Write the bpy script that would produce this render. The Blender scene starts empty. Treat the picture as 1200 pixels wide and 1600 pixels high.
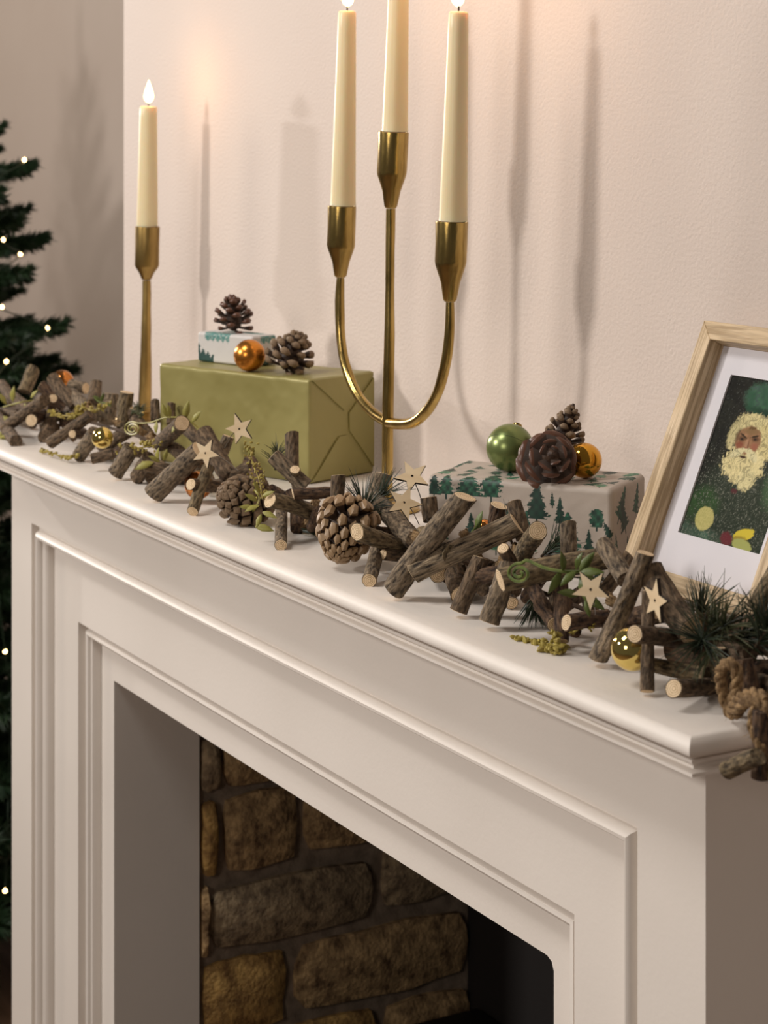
import bpy, bmesh, math, random
import numpy as np
from mathutils import Vector, Matrix, noise
random.seed(7); np.random.seed(7)
SC = bpy.context.scene
COL = SC.collection
PI = math.pi
def rad(d): return d*PI/180

# ------------------------------------------------------------------ camera
CZ = 1.465; FPX = 3100.0; HOR = 222.0
ALPHA = math.atan(1750/3100.0)
CA, SA = math.cos(ALPHA), math.sin(ALPHA)
FW = Vector((-CA, SA, 0)); RT = Vector((SA, CA, 0)); UP = Vector((0, 0, 1))
cam = bpy.data.cameras.new('camera'); camo = bpy.data.objects.new('camera', cam); COL.objects.link(camo)
camo.location = (0, 0, CZ); camo.rotation_euler = (PI/2, 0, PI/2 - ALPHA)
cam.sensor_fit = 'HORIZONTAL'; cam.sensor_width = 24; cam.lens = 62
cam.shift_y = -(800-HOR)/1200.0
cam.clip_start = 0.05; cam.clip_end = 50
cam.dof.use_dof = True; cam.dof.focus_distance = 1.42; cam.dof.aperture_fstop = 14
SC.camera = camo
# ------------------------------------------------------------------ world, lights, exposure
w = bpy.data.worlds.new('world'); SC.world = w; w.use_nodes = True
bg = w.node_tree.nodes['Background']; bg.inputs[0].default_value = (1.0, 0.93, 0.86, 1); bg.inputs[1].default_value = 0.07
def area(name, loc, target, size, power, col, sy=None):
    l = bpy.data.lights.new(name, 'AREA'); l.energy = power; l.color = col; l.size = size
    if sy: l.shape = 'RECTANGLE'; l.size_y = sy
    o = bpy.data.objects.new(name, l); COL.objects.link(o); o.location = loc
    o.rotation_euler = (Vector(target)-Vector(loc)).to_track_quat('-Z', 'Y').to_euler()
    return o
area('key_softbox', (-2.35, -1.45, CZ+0.75), (-1.45, 0.85, CZ-0.1), 0.25, 33, (1.0, 0.93, 0.87))
sp = bpy.data.lights.new('side_spot', 'SPOT'); sp.energy = 80; sp.color = (1.0, 0.92, 0.87); sp.shadow_soft_size = 0.03; sp.spot_size = rad(40); sp.spot_blend = 0.4
spo = bpy.data.objects.new('side_spot', sp); COL.objects.link(spo); spo.location = (-4.35, 0.24, CZ+0.24); spo.rotation_euler = (Vector((-1.35, 0.85, CZ+0.0))-Vector(spo.location)).to_track_quat('-Z', 'Y').to_euler()
area('ceiling_softbox', (-1.6, -0.5, CZ+1.5), (-1.4, 0.75, CZ-0.3), 0.6, 20, (1.0, 0.95, 0.90))
area('front_fill', (-0.35, -1.3, CZ+0.35), (-1.4, 0.7, CZ-0.3), 0.5, 9, (1.0, 0.88, 0.78))  # added fill from the camera side, brightens camera-facing surfaces; not an actual lamp
area('alcove_fill', (-4.9, -0.6, CZ+0.9), (-3.1, 1.5, CZ+0.2), 0.5, 24, (1.0, 0.87, 0.73))  # fill light added only to lift the alcove wall; no lamp stands there
SC.view_settings.view_transform = 'Standard'; SC.view_settings.look = 'None'
SC.view_settings.gamma = 1; SC.view_settings.use_curve_mapping = False
SC.view_settings.exposure = 0.0

# ------------------------------------------------------------------ geometry of the room (metres)
ZS = CZ-0.3153                       # shelf top
YF, YW = 0.657, 0.940                # shelf front edge, chimney breast wall
XR, XL = -0.835, -2.140              # shelf ends
SXR, SXL = -0.889, -2.086            # surround sides
def WP(F, R, z): return Vector((-CA*F+SA*R, SA*F+CA*R, z))
def onY(px, py, Y):                  # point of the photograph lying in the vertical plane y = Y
    u = (px-600)/FPX; F = Y/(SA+CA*u)
    return WP(F, u*F, CZ-(py-HOR)/FPX*F)
def onZ(px, py, z):
    F = (CZ-z)*FPX/(py-HOR); return WP(F, (px-600)/FPX*F, z)
def depth(p): return p.dot(FW)

# ------------------------------------------------------------------ helpers
WM = {}
def W(o): return WM.get(o.name, Matrix.Identity(4)) if o is not None else Matrix.Identity(4)
def link(o, parent=None, M=None):
    COL.objects.link(o)
    M = M if M is not None else Matrix.Identity(4)
    if parent is not None:
        o.parent = parent; o.matrix_basis = W(parent).inverted() @ M
    else: o.matrix_basis = M
    WM[o.name] = M.copy()
    return o
def tag(o, label=None, cat=None, group=None, kind=None):
    if label: o['label'] = label
    if cat: o['category'] = cat
    if group: o['group'] = group
    if kind: o['kind'] = kind
    return o
def thing(name, loc, label, cat, group=None):
    o = bpy.data.objects.new(name, None); o.empty_display_size = 0.02
    link(o, None, Matrix.Translation(Vector(loc)))
    return tag(o, label, cat, group)
def mk(name, V, F, mats, fm=None, smooth=True, sharp=None):
    me = bpy.data.meshes.new(name); me.from_pydata([tuple(v) for v in V], [], F)
    for m in (mats if isinstance(mats, (list, tuple)) else [mats]): me.materials.append(m)
    if fm: me.polygons.foreach_set('material_index', fm)
    me.polygons.foreach_set('use_smooth', [smooth]*len(me.polygons))
    if smooth and sharp: me.set_sharp_from_angle(angle=rad(sharp))
    me.update(); return me
def add(name, me, parent=None, M=None): return link(bpy.data.objects.new(name, me), parent, M)
def T(p): return Matrix.Translation(Vector(p))
class MB:
    def __init__(s): s.V = []; s.F = []; s.m = []
    def raw(s, V, F, m=0):
        b = len(s.V); s.V += [tuple(v) for v in V]; s.F += [tuple(i+b for i in f) for f in F]; s.m += [m]*len(F)
    def box(s, a, b, m=0):
        x0, y0, z0 = a; x1, y1, z1 = b
        s.raw([(x0,y0,z0),(x1,y0,z0),(x1,y1,z0),(x0,y1,z0),(x0,y0,z1),(x1,y0,z1),(x1,y1,z1),(x0,y1,z1)],
              [(0,3,2,1),(4,5,6,7),(0,1,5,4),(1,2,6,5),(2,3,7,6),(3,0,4,7)], m)
    def tube(s, pts, r, n=8, m=0, caps=True, jit=0.0):
        pts = [Vector(p) for p in pts]; rs = r if isinstance(r, (list, tuple)) else [r]*len(pts)
        V = []; up = None
        for i, p in enumerate(pts):
            t = (pts[min(i+1, len(pts)-1)]-pts[max(i-1, 0)])
            t = t.normalized() if t.length > 1e-9 else Vector((0,0,1))
            if up is None: up = Vector((0,0,1)) if abs(t.z) < 0.9 else Vector((1,0,0))
            a = (up-t*up.dot(t)).normalized(); b = t.cross(a); up = a
            for k in range(n):
                an = 2*PI*k/n; rr = rs[i]*(1+jit*(random.random()-0.5))
                V.append(p+(a*math.cos(an)+b*math.sin(an))*rr)
        F = []
        for i in range(len(pts)-1):
            for k in range(n):
                F.append((i*n+k, i*n+(k+1)%n, (i+1)*n+(k+1)%n, (i+1)*n+k))
        if caps: F.append(tuple(range(n))[::-1]); F.append(tuple((len(pts)-1)*n+k for k in range(n)))
        s.raw(V, F, m)
    def lathe(s, prof, n=32, m=0, wob=0.0):
        V = []; F = []
        for j, (r, z) in enumerate(prof):
            for k in range(n):
                a = 2*PI*k/n; q = r*(1+wob*noise.noise(Vector((math.cos(a)*2, math.sin(a)*2, z*90))))
                V.append((q*math.cos(a), q*math.sin(a), z))
        for j in range(len(prof)-1):
            for k in range(n): F.append((j*n+k, j*n+(k+1)%n, (j+1)*n+(k+1)%n, (j+1)*n+k))
        F.append(tuple(range(n))[::-1]); F.append(tuple((len(prof)-1)*n+k for k in range(n)))
        s.raw(V, F, m)
    def me(s, name, mats, smooth=True, sharp=40): return mk(name, s.V, s.F, mats, s.m, smooth, sharp)
def frame_M(p, zdir, xhint=None):    # matrix with local z along zdir
    z = Vector(zdir).normalized(); h = Vector(xhint) if xhint is not None else (Vector((0,0,1)) if abs(z.z) < 0.9 else Vector((1,0,0)))
    x = (h-z*h.dot(z)).normalized(); y = z.cross(x)
    M = Matrix((x, y, z)).transposed().to_4x4(); M.translation = Vector(p); return M

# ------------------------------------------------------------------ materials
def nt(name):
    m = bpy.data.materials.new(name); m.use_nodes = True
    return m, m.node_tree.nodes, m.node_tree.links, m.node_tree.nodes['Principled BSDF']
def mat(name, col, rough=0.5, metal=0.0, col2=None, scale=40, bump=0.0, bscale=200, stretch=None, detail=4, sss=0, sssr=0.005, emis=None, es=0, coat=0, coord='Object', contrast=(0.35, 0.65), bdist=0.001):
    m, N, L, b = nt(name)
    b.inputs['Base Color'].default_value = (*col, 1); b.inputs['Roughness'].default_value = rough; b.inputs['Metallic'].default_value = metal
    b.inputs['Coat Weight'].default_value = coat
    if sss:
        b.inputs['Subsurface Weight'].default_value = sss; b.inputs['Subsurface Radius'].default_value = (1, 0.6, 0.35); b.inputs['Subsurface Scale'].default_value = sssr
    if emis: b.inputs['Emission Color'].default_value = (*emis, 1); b.inputs['Emission Strength'].default_value = es
    tc = N.new('ShaderNodeTexCoord'); out = tc.outputs[coord]
    if stretch:
        mp = N.new('ShaderNodeMapping'); mp.inputs['Scale'].default_value = stretch; L.new(out, mp.inputs[0]); out = mp.outputs[0]
    if col2:
        n = N.new('ShaderNodeTexNoise'); n.inputs['Scale'].default_value = scale; n.inputs['Detail'].default_value = detail; L.new(out, n.inputs[0])
        r = N.new('ShaderNodeValToRGB'); r.color_ramp.elements[0].color = (*col, 1); r.color_ramp.elements[1].color = (*col2, 1)
        r.color_ramp.elements[0].position, r.color_ramp.elements[1].position = contrast
        L.new(n.outputs[0], r.inputs[0]); L.new(r.outputs[0], b.inputs['Base Color'])
    if bump:
        n2 = N.new('ShaderNodeTexNoise'); n2.inputs['Scale'].default_value = bscale; n2.inputs['Detail'].default_value = detail; L.new(out, n2.inputs[0])
        bp = N.new('ShaderNodeBump'); bp.inputs['Strength'].default_value = bump; bp.inputs['Distance'].default_value = bdist
        L.new(n2.outputs[0], bp.inputs['Height']); L.new(bp.outputs[0], b.inputs['Normal'])
    return m
M_wall = mat('wall_paint', (0.61, 0.52, 0.46), 0.7, bump=0.6, bscale=300, detail=3, col2=(0.64, 0.555, 0.495), scale=3)
M_white = mat('satin_paint', (0.755, 0.70, 0.64), 0.5, bump=0.12, bscale=260, detail=3, col2=(0.79, 0.735, 0.675), scale=6)
M_floor = mat('floor_wood', (0.16, 0.09, 0.05), 0.5, col2=(0.25, 0.15, 0.09), scale=8, stretch=(1, 8, 1))
M_black = mat('black_metal', (0.006, 0.005, 0.005), 0.55)
M_dark = mat('dark_panel', (0.012, 0.009, 0.008), 0.8, bump=0.2)
M_mortar = mat('mortar', (0.16, 0.12, 0.085), 0.95, col2=(0.27, 0.21, 0.155), scale=60, bump=0.8, bscale=300)
def brickmat(n, a, b): return mat(n, a, 0.85, col2=b, scale=75, bump=1.0, bscale=230, detail=12, bdist=0.003, contrast=(0.32, 0.74))
M_bricks = [brickmat('brick_a', (0.13, 0.075, 0.033), (0.66, 0.45, 0.22)), brickmat('brick_b', (0.11, 0.075, 0.044), (0.50, 0.38, 0.23)), brickmat('brick_c', (0.18, 0.095, 0.028), (0.64, 0.40, 0.13))]
M_brass = mat('antique_brass', (0.33, 0.225, 0.07), 0.25, 1.0, col2=(0.60, 0.43, 0.15), scale=60, bump=0.5, bscale=120, stretch=(1,1,0.35))
M_brass2 = mat('aged_brass', (0.26, 0.17, 0.06), 0.38, 1.0, col2=(0.45, 0.31, 0.11), scale=60, bump=0.4, bscale=110, stretch=(1,1,0.35))
M_wax = mat('ivory_wax', (0.80, 0.69, 0.43), 0.38, sss=0.55, sssr=0.010)
M_wick = mat('wick', (0.02, 0.015, 0.01), 0.9)
M_flame = mat('flame', (1, 0.7, 0.3), 0.5, emis=(1.0, 0.50, 0.17), es=13)
M_bulb = mat('fairy_bulb', (1, 0.8, 0.5), 0.5, emis=(1.0, 0.62, 0.25), es=16)
M_wire = mat('green_wire', (0.01, 0.03, 0.012), 0.5)
M_gpaper = mat('olive_paper', (0.27, 0.235, 0.075), 0.40, metal=0.2, col2=(0.34, 0.30, 0.11), scale=9, bump=0.9, bscale=28, detail=2, bdist=0.0022)
def attr_mat(name, rough, coat=0, bump=0.0):
    m = mat(name, (1, 1, 1), rough, bump=bump, bscale=200, coat=coat)
    a = m.node_tree.nodes.new('ShaderNodeAttribute'); a.attribute_name = 'Col'
    m.node_tree.links.new(a.outputs['Color'], m.node_tree.nodes['Principled BSDF'].inputs['Base Color']); return m
M_print = attr_mat('printed_paper', 0.5, bump=0.1)
M_art = attr_mat('art_print', 0.75); M_art.node_tree.nodes['Principled BSDF'].inputs['Specular IOR Level'].default_value = 0.15
M_oak = mat('oak_veneer', (0.36, 0.25, 0.13), 0.5, col2=(0.62, 0.47, 0.29), scale=420, stretch=(1, 1, 0.05), bump=0.5, bscale=400, detail=5, contrast=(0.4, 0.6))
M_oakh = mat('oak_veneer_cross', (0.36, 0.25, 0.13), 0.5, col2=(0.62, 0.47, 0.29), scale=420, stretch=(0.05, 1, 1), bump=0.5, bscale=400, detail=5, contrast=(0.4, 0.6))
M_mat = mat('mount_card', (0.74, 0.72, 0.76), 0.8)
M_glass = bpy.data.materials.new('picture_glass'); M_glass.use_nodes = True
def barkmat(n, a, b, st=(1, 1, 0.40)):
    m = mat(n, a, 0.9, col2=b, scale=430, stretch=st, bump=1.0, bscale=420, detail=10, bdist=0.0022, contrast=(0.34, 0.68))
    return m
M_bark = [barkmat('bark_grey', (0.036, 0.026, 0.018), (0.30, 0.225, 0.145)), barkmat('bark_brown', (0.032, 0.021, 0.012), (0.22, 0.150, 0.090)),
          barkmat('bark_red', (0.018, 0.009, 0.006), (0.17, 0.10, 0.055)), barkmat('bark_ridged', (0.018, 0.012, 0.008), (0.42, 0.32, 0.205), (1.2, 1.2, 0.22)),
          barkmat('bark_mossy', (0.032, 0.022, 0.011), (0.27, 0.20, 0.11))]
def cutmat():
    m, N, L, b = nt('cut_wood')
    tc = N.new('ShaderNodeTexCoord'); n = N.new('ShaderNodeTexNoise'); n.inputs['Scale'].default_value = 160; n.inputs['Detail'].default_value = 4
    L.new(tc.outputs['Object'], n.inputs[0])
    wv = N.new('ShaderNodeTexWave'); wv.wave_type = 'RINGS'; wv.rings_direction = 'Z'; wv.inputs['Scale'].default_value = 260; wv.inputs['Distortion'].default_value = 3.5; wv.inputs['Detail'].default_value = 2
    L.new(tc.outputs['Object'], wv.inputs[0])
    mx = N.new('ShaderNodeMix'); mx.data_type = 'FLOAT'; mx.inputs[0].default_value = 0.55; L.new(wv.outputs['Fac'], mx.inputs[2]); L.new(n.outputs[0], mx.inputs[3])
    r = N.new('ShaderNodeValToRGB'); r.color_ramp.elements[0].color = (0.42, 0.27, 0.13, 1); r.color_ramp.elements[1].color = (0.86, 0.68, 0.45, 1)
    r.color_ramp.elements[0].position = 0.25; r.color_ramp.elements[1].position = 0.62
    L.new(mx.outputs[0], r.inputs[0]); L.new(r.outputs[0], b.inputs['Base Color']); b.inputs['Roughness'].default_value = 0.75
    return m
M_cut = cutmat()
M_scale = mat('cone_scale', (0.030, 0.016, 0.010), 0.55, col2=(0.085, 0.046, 0.026), scale=200, bump=0.5, bscale=600)
M_tip = mat('cone_tip', (0.14, 0.085, 0.045), 0.6, col2=(0.33, 0.23, 0.135), scale=300, bump=0.5, bscale=600)
M_tipd = mat('cone_tip_dark', (0.07, 0.028, 0.016), 0.32, col2=(0.17, 0.08, 0.05), scale=300)
M_tipl = mat('cone_tip_light', (0.17, 0.095, 0.045), 0.45, col2=(0.42, 0.29, 0.16), scale=300)
M_ply = mat('birch_ply', (0.66, 0.50, 0.30), 0.6, col2=(0.76, 0.61, 0.40), scale=120, stretch=(0.1, 1, 1))
M_char = mat('charred_edge', (0.02, 0.012, 0.008), 0.8)
M_steel = mat('steel_wire', (0.45, 0.43, 0.40), 0.3, 1.0)
M_copper = mat('satin_copper', (0.75, 0.30, 0.05), 0.27, 0.9, col2=(0.62, 0.24, 0.04), scale=90)
M_green = mat('satin_green', (0.20, 0.25, 0.085), 0.30, 0.6)
M_amber = mat('amber_glass', (0.72, 0.36, 0.045), 0.07, 0.9)
M_gold = mat('gold_glass', (0.80, 0.62, 0.20), 0.05, 0.95)
M_copg = mat('copper_glass', (0.60, 0.23, 0.06), 0.06, 0.9)
M_needle = mat('garland_needle', (0.012, 0.022, 0.012), 0.45, col2=(0.035, 0.055, 0.025), scale=80)
M_needle2 = mat('olive_needle', (0.045, 0.06, 0.022), 0.45, col2=(0.10, 0.10, 0.045), scale=80)
M_fir = mat('fir_needle', (0.010, 0.028, 0.012), 0.5, col2=(0.028, 0.060, 0.024), scale=14)
M_trunk = mat('trunk_bark', (0.05, 0.03, 0.018), 0.9, col2=(0.09, 0.055, 0.03), scale=30)
M_leaf = mat('green_leaf', (0.055, 0.085, 0.016), 0.45, col2=(0.15, 0.19, 0.04), scale=120)
M_leafy = mat('yellow_leaf', (0.22, 0.20, 0.03), 0.45, col2=(0.45, 0.42, 0.12), scale=120)
M_seed = mat('yellow_seed', (0.22, 0.16, 0.02), 0.55, col2=(0.46, 0.38, 0.09), scale=260)
M_jute = mat('jute', (0.12, 0.07, 0.03), 0.95, col2=(0.34, 0.22, 0.105), scale=300, bump=1, bscale=900)

# ------------------------------------------------------------------ structure: walls, floor
def struct(name, mb, m, **k):
    o = add(name, mb.me(name, m, **k)); o['kind'] = 'structure'; return o
XB = -2.33                                    # left corner of the chimney breast
b = MB(); b.box((XB, YW, ZS-0.03), (1.2, YW+0.02, 2.6)); struct('wall_back', b, M_wall, smooth=False)
b = MB(); b.box((XB, YW, 0), (-1.925, YW+0.02, ZS-0.03)); struct('wall_back_left', b, M_wall, smooth=False)
b = MB(); b.box((-1.06, YW, 0), (1.2, YW+0.02, ZS-0.03)); struct('wall_back_right', b, M_wall, smooth=False)
b = MB(); b.box((XB, YW+0.02, 0), (XB+0.02, 1.50, 2.6)); struct('wall_chimney_side', b, M_wall, smooth=False)
b = MB(); b.box((-5.6, 1.50, 0), (XB+0.02, 1.54, 2.6)); struct('wall_alcove', b, M_wall, smooth=False)
b = MB(); b.box((-5.64, -2.6, 0), (-5.6, 1.54, 2.6)); struct('wall_left', b, M_wall, smooth=False)
b = MB(); b.box((-5.64, -2.6, -0.04), (1.2, 1.54, 0)); struct('floor', b, M_floor, smooth=False)
b = MB(); b.box((-5.6, 1.485, 0), (XB, 1.50, 0.12)); struct('baseboard_alcove', b, M_white, smooth=False)

# ------------------------------------------------------------------ fireplace surround
sur = thing('fireplace_surround', ((SXL+SXR)/2, 0.82, 0), 'cream painted fireplace surround with moulded shelf and stepped panels, standing against wall', 'fireplace')
def ring_sweep(prof, name, m):                # prof (setback, z) swept round left end, front and right end
    V = []; F = []
    for s, z in prof: V += [(XL+s, YW, z), (XL+s, YF+s, z), (XR-s, YF+s, z), (XR-s, YW, z)]
    for j in range(len(prof)-1):
        for k in range(3): F.append((j*4+k, j*4+k+1, (j+1)*4+k+1, (j+1)*4+k))
    n = len(prof)
    F.append((0, 3, 2, 1)); F.append(((n-1)*4, (n-1)*4+1, (n-1)*4+2, (n-1)*4+3))
    F.append(tuple(j*4 for j in range(n))); F.append(tuple(j*4+3 for j in range(n))[::-1])
    me = mk(name, V, F, m, smooth=True, sharp=38)
    bm = bmesh.new(); bm.from_mesh(me); bmesh.ops.recalc_face_normals(bm, faces=bm.faces); bm.to_mesh(me); bm.free()
    return me
nose = [(0.013, 0), (0.0095, -0.0002), (0.006, -0.0010), (0.0030, -0.0026), (0.0009, -0.0048), (0.0, -0.0075), (0.0006, -0.0100), (0.0025, -0.0120), (0.0055, -0.0132), (0.0090, -0.0134)]
add('shelf', ring_sweep([(s, ZS+z) for s, z in nose], 'shelf', M_white), sur)
orn = [(0.0088, -0.0134), (0.0088, -0.0148), (0.0072, -0.0150), (0.0072, -0.0168), (0.0092, -0.0176), (0.0120, -0.0192), (0.0130, -0.0206), (0.0126, -0.0218), (0.0100, -0.0226), (0.0085, -0.0230), (0.0085, -0.0248), (0.0560, -0.0248)]
add('cornice_moulding', ring_sweep([(s, ZS+z) for s, z in orn], 'cornice_moulding', M_white), sur)
def ushape(name, Y0, Y1, m0, t0, m1, t1, rc=0):
    # flat U-board between outer margins (m0 side, t0 below shelf) and inner margins
    xo0, xo1, xi0, xi1 = SXL+m0, SXR-m0, SXL+m1, SXR-m1; zo, zi = ZS-t0, ZS-t1
    P = [(xo0, 0), (xo0, zo), (xo1, zo), (xo1, 0), (xi1, 0), (xi1, zi-rc), (xi1-rc*0.3, zi-rc*0.3), (xi1-rc, zi), (xi0, zi), (xi0, 0)]
    n = len(P); V = [(x, Y0, z) for x, z in P]+[(x, Y1, z) for x, z in P]
    F = [tuple(range(n))[::-1], tuple(range(n, 2*n))]+[(i, (i+1) % n, n+(i+1) % n, n+i) for i in range(n)]
    me = mk(name, V, F, M_white, smooth=False)
    bm = bmesh.new(); bm.from_mesh(me); bmesh.ops.triangulate(bm, faces=[f for f in bm.faces if len(f.verts) > 4]); bmesh.ops.recalc_face_normals(bm, faces=bm.faces); bm.to_mesh(me); bm.free()
    return add(name, me, sur)
ushape('outer_frame', 0.711, 0.7295, 0, 0.0245, 0.064, 0.090)
ushape('panel_frame', 0.729, 0.7485, 0.060, 0.086, 0.155, 0.178)
ushape('inner_frame', 0.748, 0.766, 0.150, 0.173, 0.206, 0.229, rc=0.008)
def umould(name, prof, m, t):
    V = []; F = []
    for wd, Y in prof:
        V += [(SXL+m+wd, Y, 0), (SXL+m+wd, Y, ZS-t-wd), (SXR-m-wd, Y, ZS-t-wd), (SXR-m-wd, Y, 0)]
    for j in range(len(prof)-1):
        for k in range(3): F.append((j*4+k, j*4+k+1, (j+1)*4+k+1, (j+1)*4+k))
    n = len(prof)
    me = mk(name, V, F, M_white, smooth=True, sharp=35)
    bm = bmesh.new(); bm.from_mesh(me); bmesh.ops.recalc_face_normals(bm, faces=bm.faces)
    if sum(f.normal.y for f in bm.faces) > 0: bmesh.ops.reverse_faces(bm, faces=bm.faces)
    bm.to_mesh(me); bm.free()
    return add(name, me, sur)
umould('panel_moulding', [(0, 0.7285), (0, 0.7190), (0.0070, 0.7190), (0.0074, 0.7160), (0.0090, 0.7125), (0.0118, 0.7108), (0.0146, 0.7120), (0.0160, 0.7150), (0.0162, 0.7175), (0.0180, 0.7185), (0.0198, 0.7205), (0.0205, 0.7240), (0.0206, 0.7289)], 0.064, 0.090)
umould('panel_moulding', [(0, 0.7475), (0, 0.7400), (0.0065, 0.7400), (0.0068, 0.7370), (0.0084, 0.7340), (0.0108, 0.7330), (0.0130, 0.7345), (0.0140, 0.7375), (0.0156, 0.7385), (0.0168, 0.7420), (0.0170, 0.7479)], 0.155, 0.178)
b = MB(); b.box((SXR-0.018, 0.7295, 0), (SXR, YW, ZS-0.0248)); add('side_panel', b.me('side_panel', M_white, smooth=False), sur)
b = MB(); b.box((SXL, 0.7295, 0), (SXL+0.018, YW, ZS-0.0248)); add('side_panel', b.me('side_panel', M_white, smooth=False), sur)
OX0, OX1, OZ = SXL+0.206, SXR-0.206, ZS-0.229
b = MB(); b.box((OX0-0.018, 0.766, 0), (OX0, 0.842, OZ+0.018)); add('jamb_panel', b.me('jamb_panel', M_white, smooth=False), sur)
b = MB(); b.box((OX1, 0.766, 0), (OX1+0.018, 0.842, OZ+0.018)); add('jamb_panel', b.me('jamb_panel', M_white, smooth=False), sur)
b = MB(); b.box((OX0, 0.766, OZ), (OX1, 0.842, OZ+0.018)); add('jamb_head', b.me('jamb_head', M_white, smooth=False), sur)

# ------------------------------------------------------------------ firebox with bricks
fb = thing('firebox', ((OX0+OX1)/2, 1.0, 0), 'dark fireplace recess lined with rough brown bricks inside the cream surround', 'firebox')
YB = 1.172; XM = OX0-0.006
b = MB(); b.box((XM-0.03, 0.843, 0), (XM, YB, OZ+0.02)); add('mortar_bed', b.me('mortar_bed', M_mortar, smooth=False), fb)
b = MB(); b.box((XM, YB, 0), (OX1+0.03, YB+0.02, OZ+0.02)); add('back_panel', b.me('back_panel', M_dark, smooth=False), fb)
b = MB(); b.box((OX1, 0.843, 0), (OX1+0.03, YB, OZ+0.02)); add('cheek_panel', b.me('cheek_panel', M_dark, smooth=False), fb)
b = MB(); b.box((OX0, 0.843, OZ+0.02), (OX1, YB, OZ+0.04)); add('firebox_lid', b.me('firebox_lid', M_dark, smooth=False), fb)
def onX(px, py, X):
    u = (px-600)/FPX; F = X/(-CA+SA*u); return WP(F, u*F, CZ-(py-HOR)/FPX*F)
def brick(x0, x1, yt, yb, mi):
    # pixel x extents and mean top / bottom heights at x0 of a course on the left cheek
    a = onX(x0, yt, XM); c = onX(x0, yb, XM); d = onX(x1, yt, XM)
    y0, y1, z1, z0 = a.y, d.y, a.z, c.z
    y0 = max(y0, 0.846); y1 = min(y1, YB-0.002)
    V = []; F = []; ny, nz = 7, 5; cx, cz = (y0+y1)/2, (z0+z1)/2; hy, hz = (y1-y0)/2, (z1-z0)/2
    seed = Vector((random.random()*50, 0, 0)); th = 0.010+random.random()*0.004
    def edge(u, v):
        k = 0.82
        # squircle mapping for rounded, tumbled corners
        uu = u*math.sqrt(1-0.20*v*v); vv = v*math.sqrt(1-0.20*u*u)
        j = noise.noise_vector(Vector((u*1.7, v*1.7, 0))+seed)*0.0035
        return cx+uu*hy+j.x, cz+vv*hz+j.y
    for i in range(ny):
        for j in range(nz):
            u = -1+2*i/(ny-1); v = -1+2*j/(nz-1); y, z = edge(u, v)
            bulge = (1-abs(u)**6)*(1-abs(v)**4)
            V.append((XM+0.002+th*(0.35+0.65*bulge)+0.004*noise.noise(Vector((y*40, z*40, 3))+seed), y, z))
    n = ny*nz; bi = [i*nz for i in range(ny)]+[(ny-1)*nz+j for j in range(1, nz)]+[i*nz+nz-1 for i in range(ny-2, -1, -1)]+[j for j in range(nz-2, 0, -1)]
    for i in range(ny-1):
        for j in range(nz-1): F.append((i*nz+j, i*nz+j+1, (i+1)*nz+j+1, (i+1)*nz+j)[::-1])
    for q in bi: v = V[q]; V.append((XM-0.004, v[1], v[2]))
    m = len(bi)
    for q in range(m): F.append((bi[q], n+q, n+(q+1) % m, bi[(q+1) % m])[::-1])
    add('brick', mk('brick', V, F, M_bricks[mi], smooth=True, sharp=60), fb)
# courses: mean slope of a course between pixel columns is about -0.2 per px; heights given at the pixel column x0
for x0, x1, yt, yb, mi in [
    (230, 341, 1166, 1251, 1), (347, 470, 1150, 1230, 0), (478, 640, 1130, 1205, 1),
    (240, 337, 1266, 1385, 2), (348, 460, 1243, 1364, 0), (471, 668, 1224, 1334, 0), (678, 760, 1180, 1282, 1),
    (200, 323, 1409, 1520, 0), (323, 578, 1390, 1487, 1), (594, 735, 1320, 1418, 1),
    (290, 444, 1512, 1630, 2), (457, 727, 1474, 1583, 0),
    (235, 415, 1650, 1750, 0), (425, 586, 1607, 1715, 2), (598, 735, 1568, 1660, 0),
    (300, 560, 1750, 1870, 1), (570, 760, 1690, 1800, 0)]:
    brick(x0, x1, yt, yb, mi)
st = thing('stove', (-1.55, 1.0, 0), 'black stove low in the dark fireplace recess, only its top edge showing', 'stove')
zt = onY(728, 1563, 1.165).z
b = MB(); b.box((-1.80, 0.93, 0.04), (-1.20, 1.15, zt-0.014)); b.box((-1.78, 0.95, 0), (-1.74, 0.99, 0.04)); b.box((-1.26, 0.95, 0), (-1.22, 0.99, 0.04)); b.box((-1.78, 1.09, 0), (-1.74, 1.13, 0.04)); b.box((-1.26, 1.09, 0), (-1.22, 1.13, 0.04)); add('stove_body', b.me('stove_body', M_black, smooth=False), st)
b = MB(); b.box((-1.855, 0.90, zt-0.014), (-1.17, 1.165, zt)); add('top_plate', b.me('top_plate', M_black, smooth=False), st)

# ------------------------------------------------------------------ candle holders and candles
def cup_me(hw, h1, h2, rb):                      # z = 0 at the taper's foot
    H = h1+h2
    pr = [(rb, 0), (rb*1.25, h2*0.06), (hw*0.60, h2*0.5), (hw*0.93, h2*0.95), (hw*0.98, h2*1.06), (hw*0.98, h2+h1*0.5), (hw*1.0, H-0.0008), (hw*0.99, H), (hw*0.92, H), (hw*0.90, H-0.001), (hw*0.88, H-0.016), (0.0005, H-0.016)]
    b = MB(); b.lathe(pr, 36, wob=0.035); return b.me('cup', M_brass, sharp=50)
def smooth_path(pts, n=6):
    P = [Vector(p) for p in pts]; out = []
    for i in range(len(P)-1):
        p0 = P[max(i-1, 0)]; p1 = P[i]; p2 = P[i+1]; p3 = P[min(i+2, len(P)-1)]
        for k in range(n):
            t = k/n; out.append(0.5*((2*p1)+(p2-p0)*t+(2*p0-5*p1+4*p2-p3)*t*t+(3*p1-p0-3*p2+p3)*t**3))
    out.append(P[-1]); return out
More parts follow.
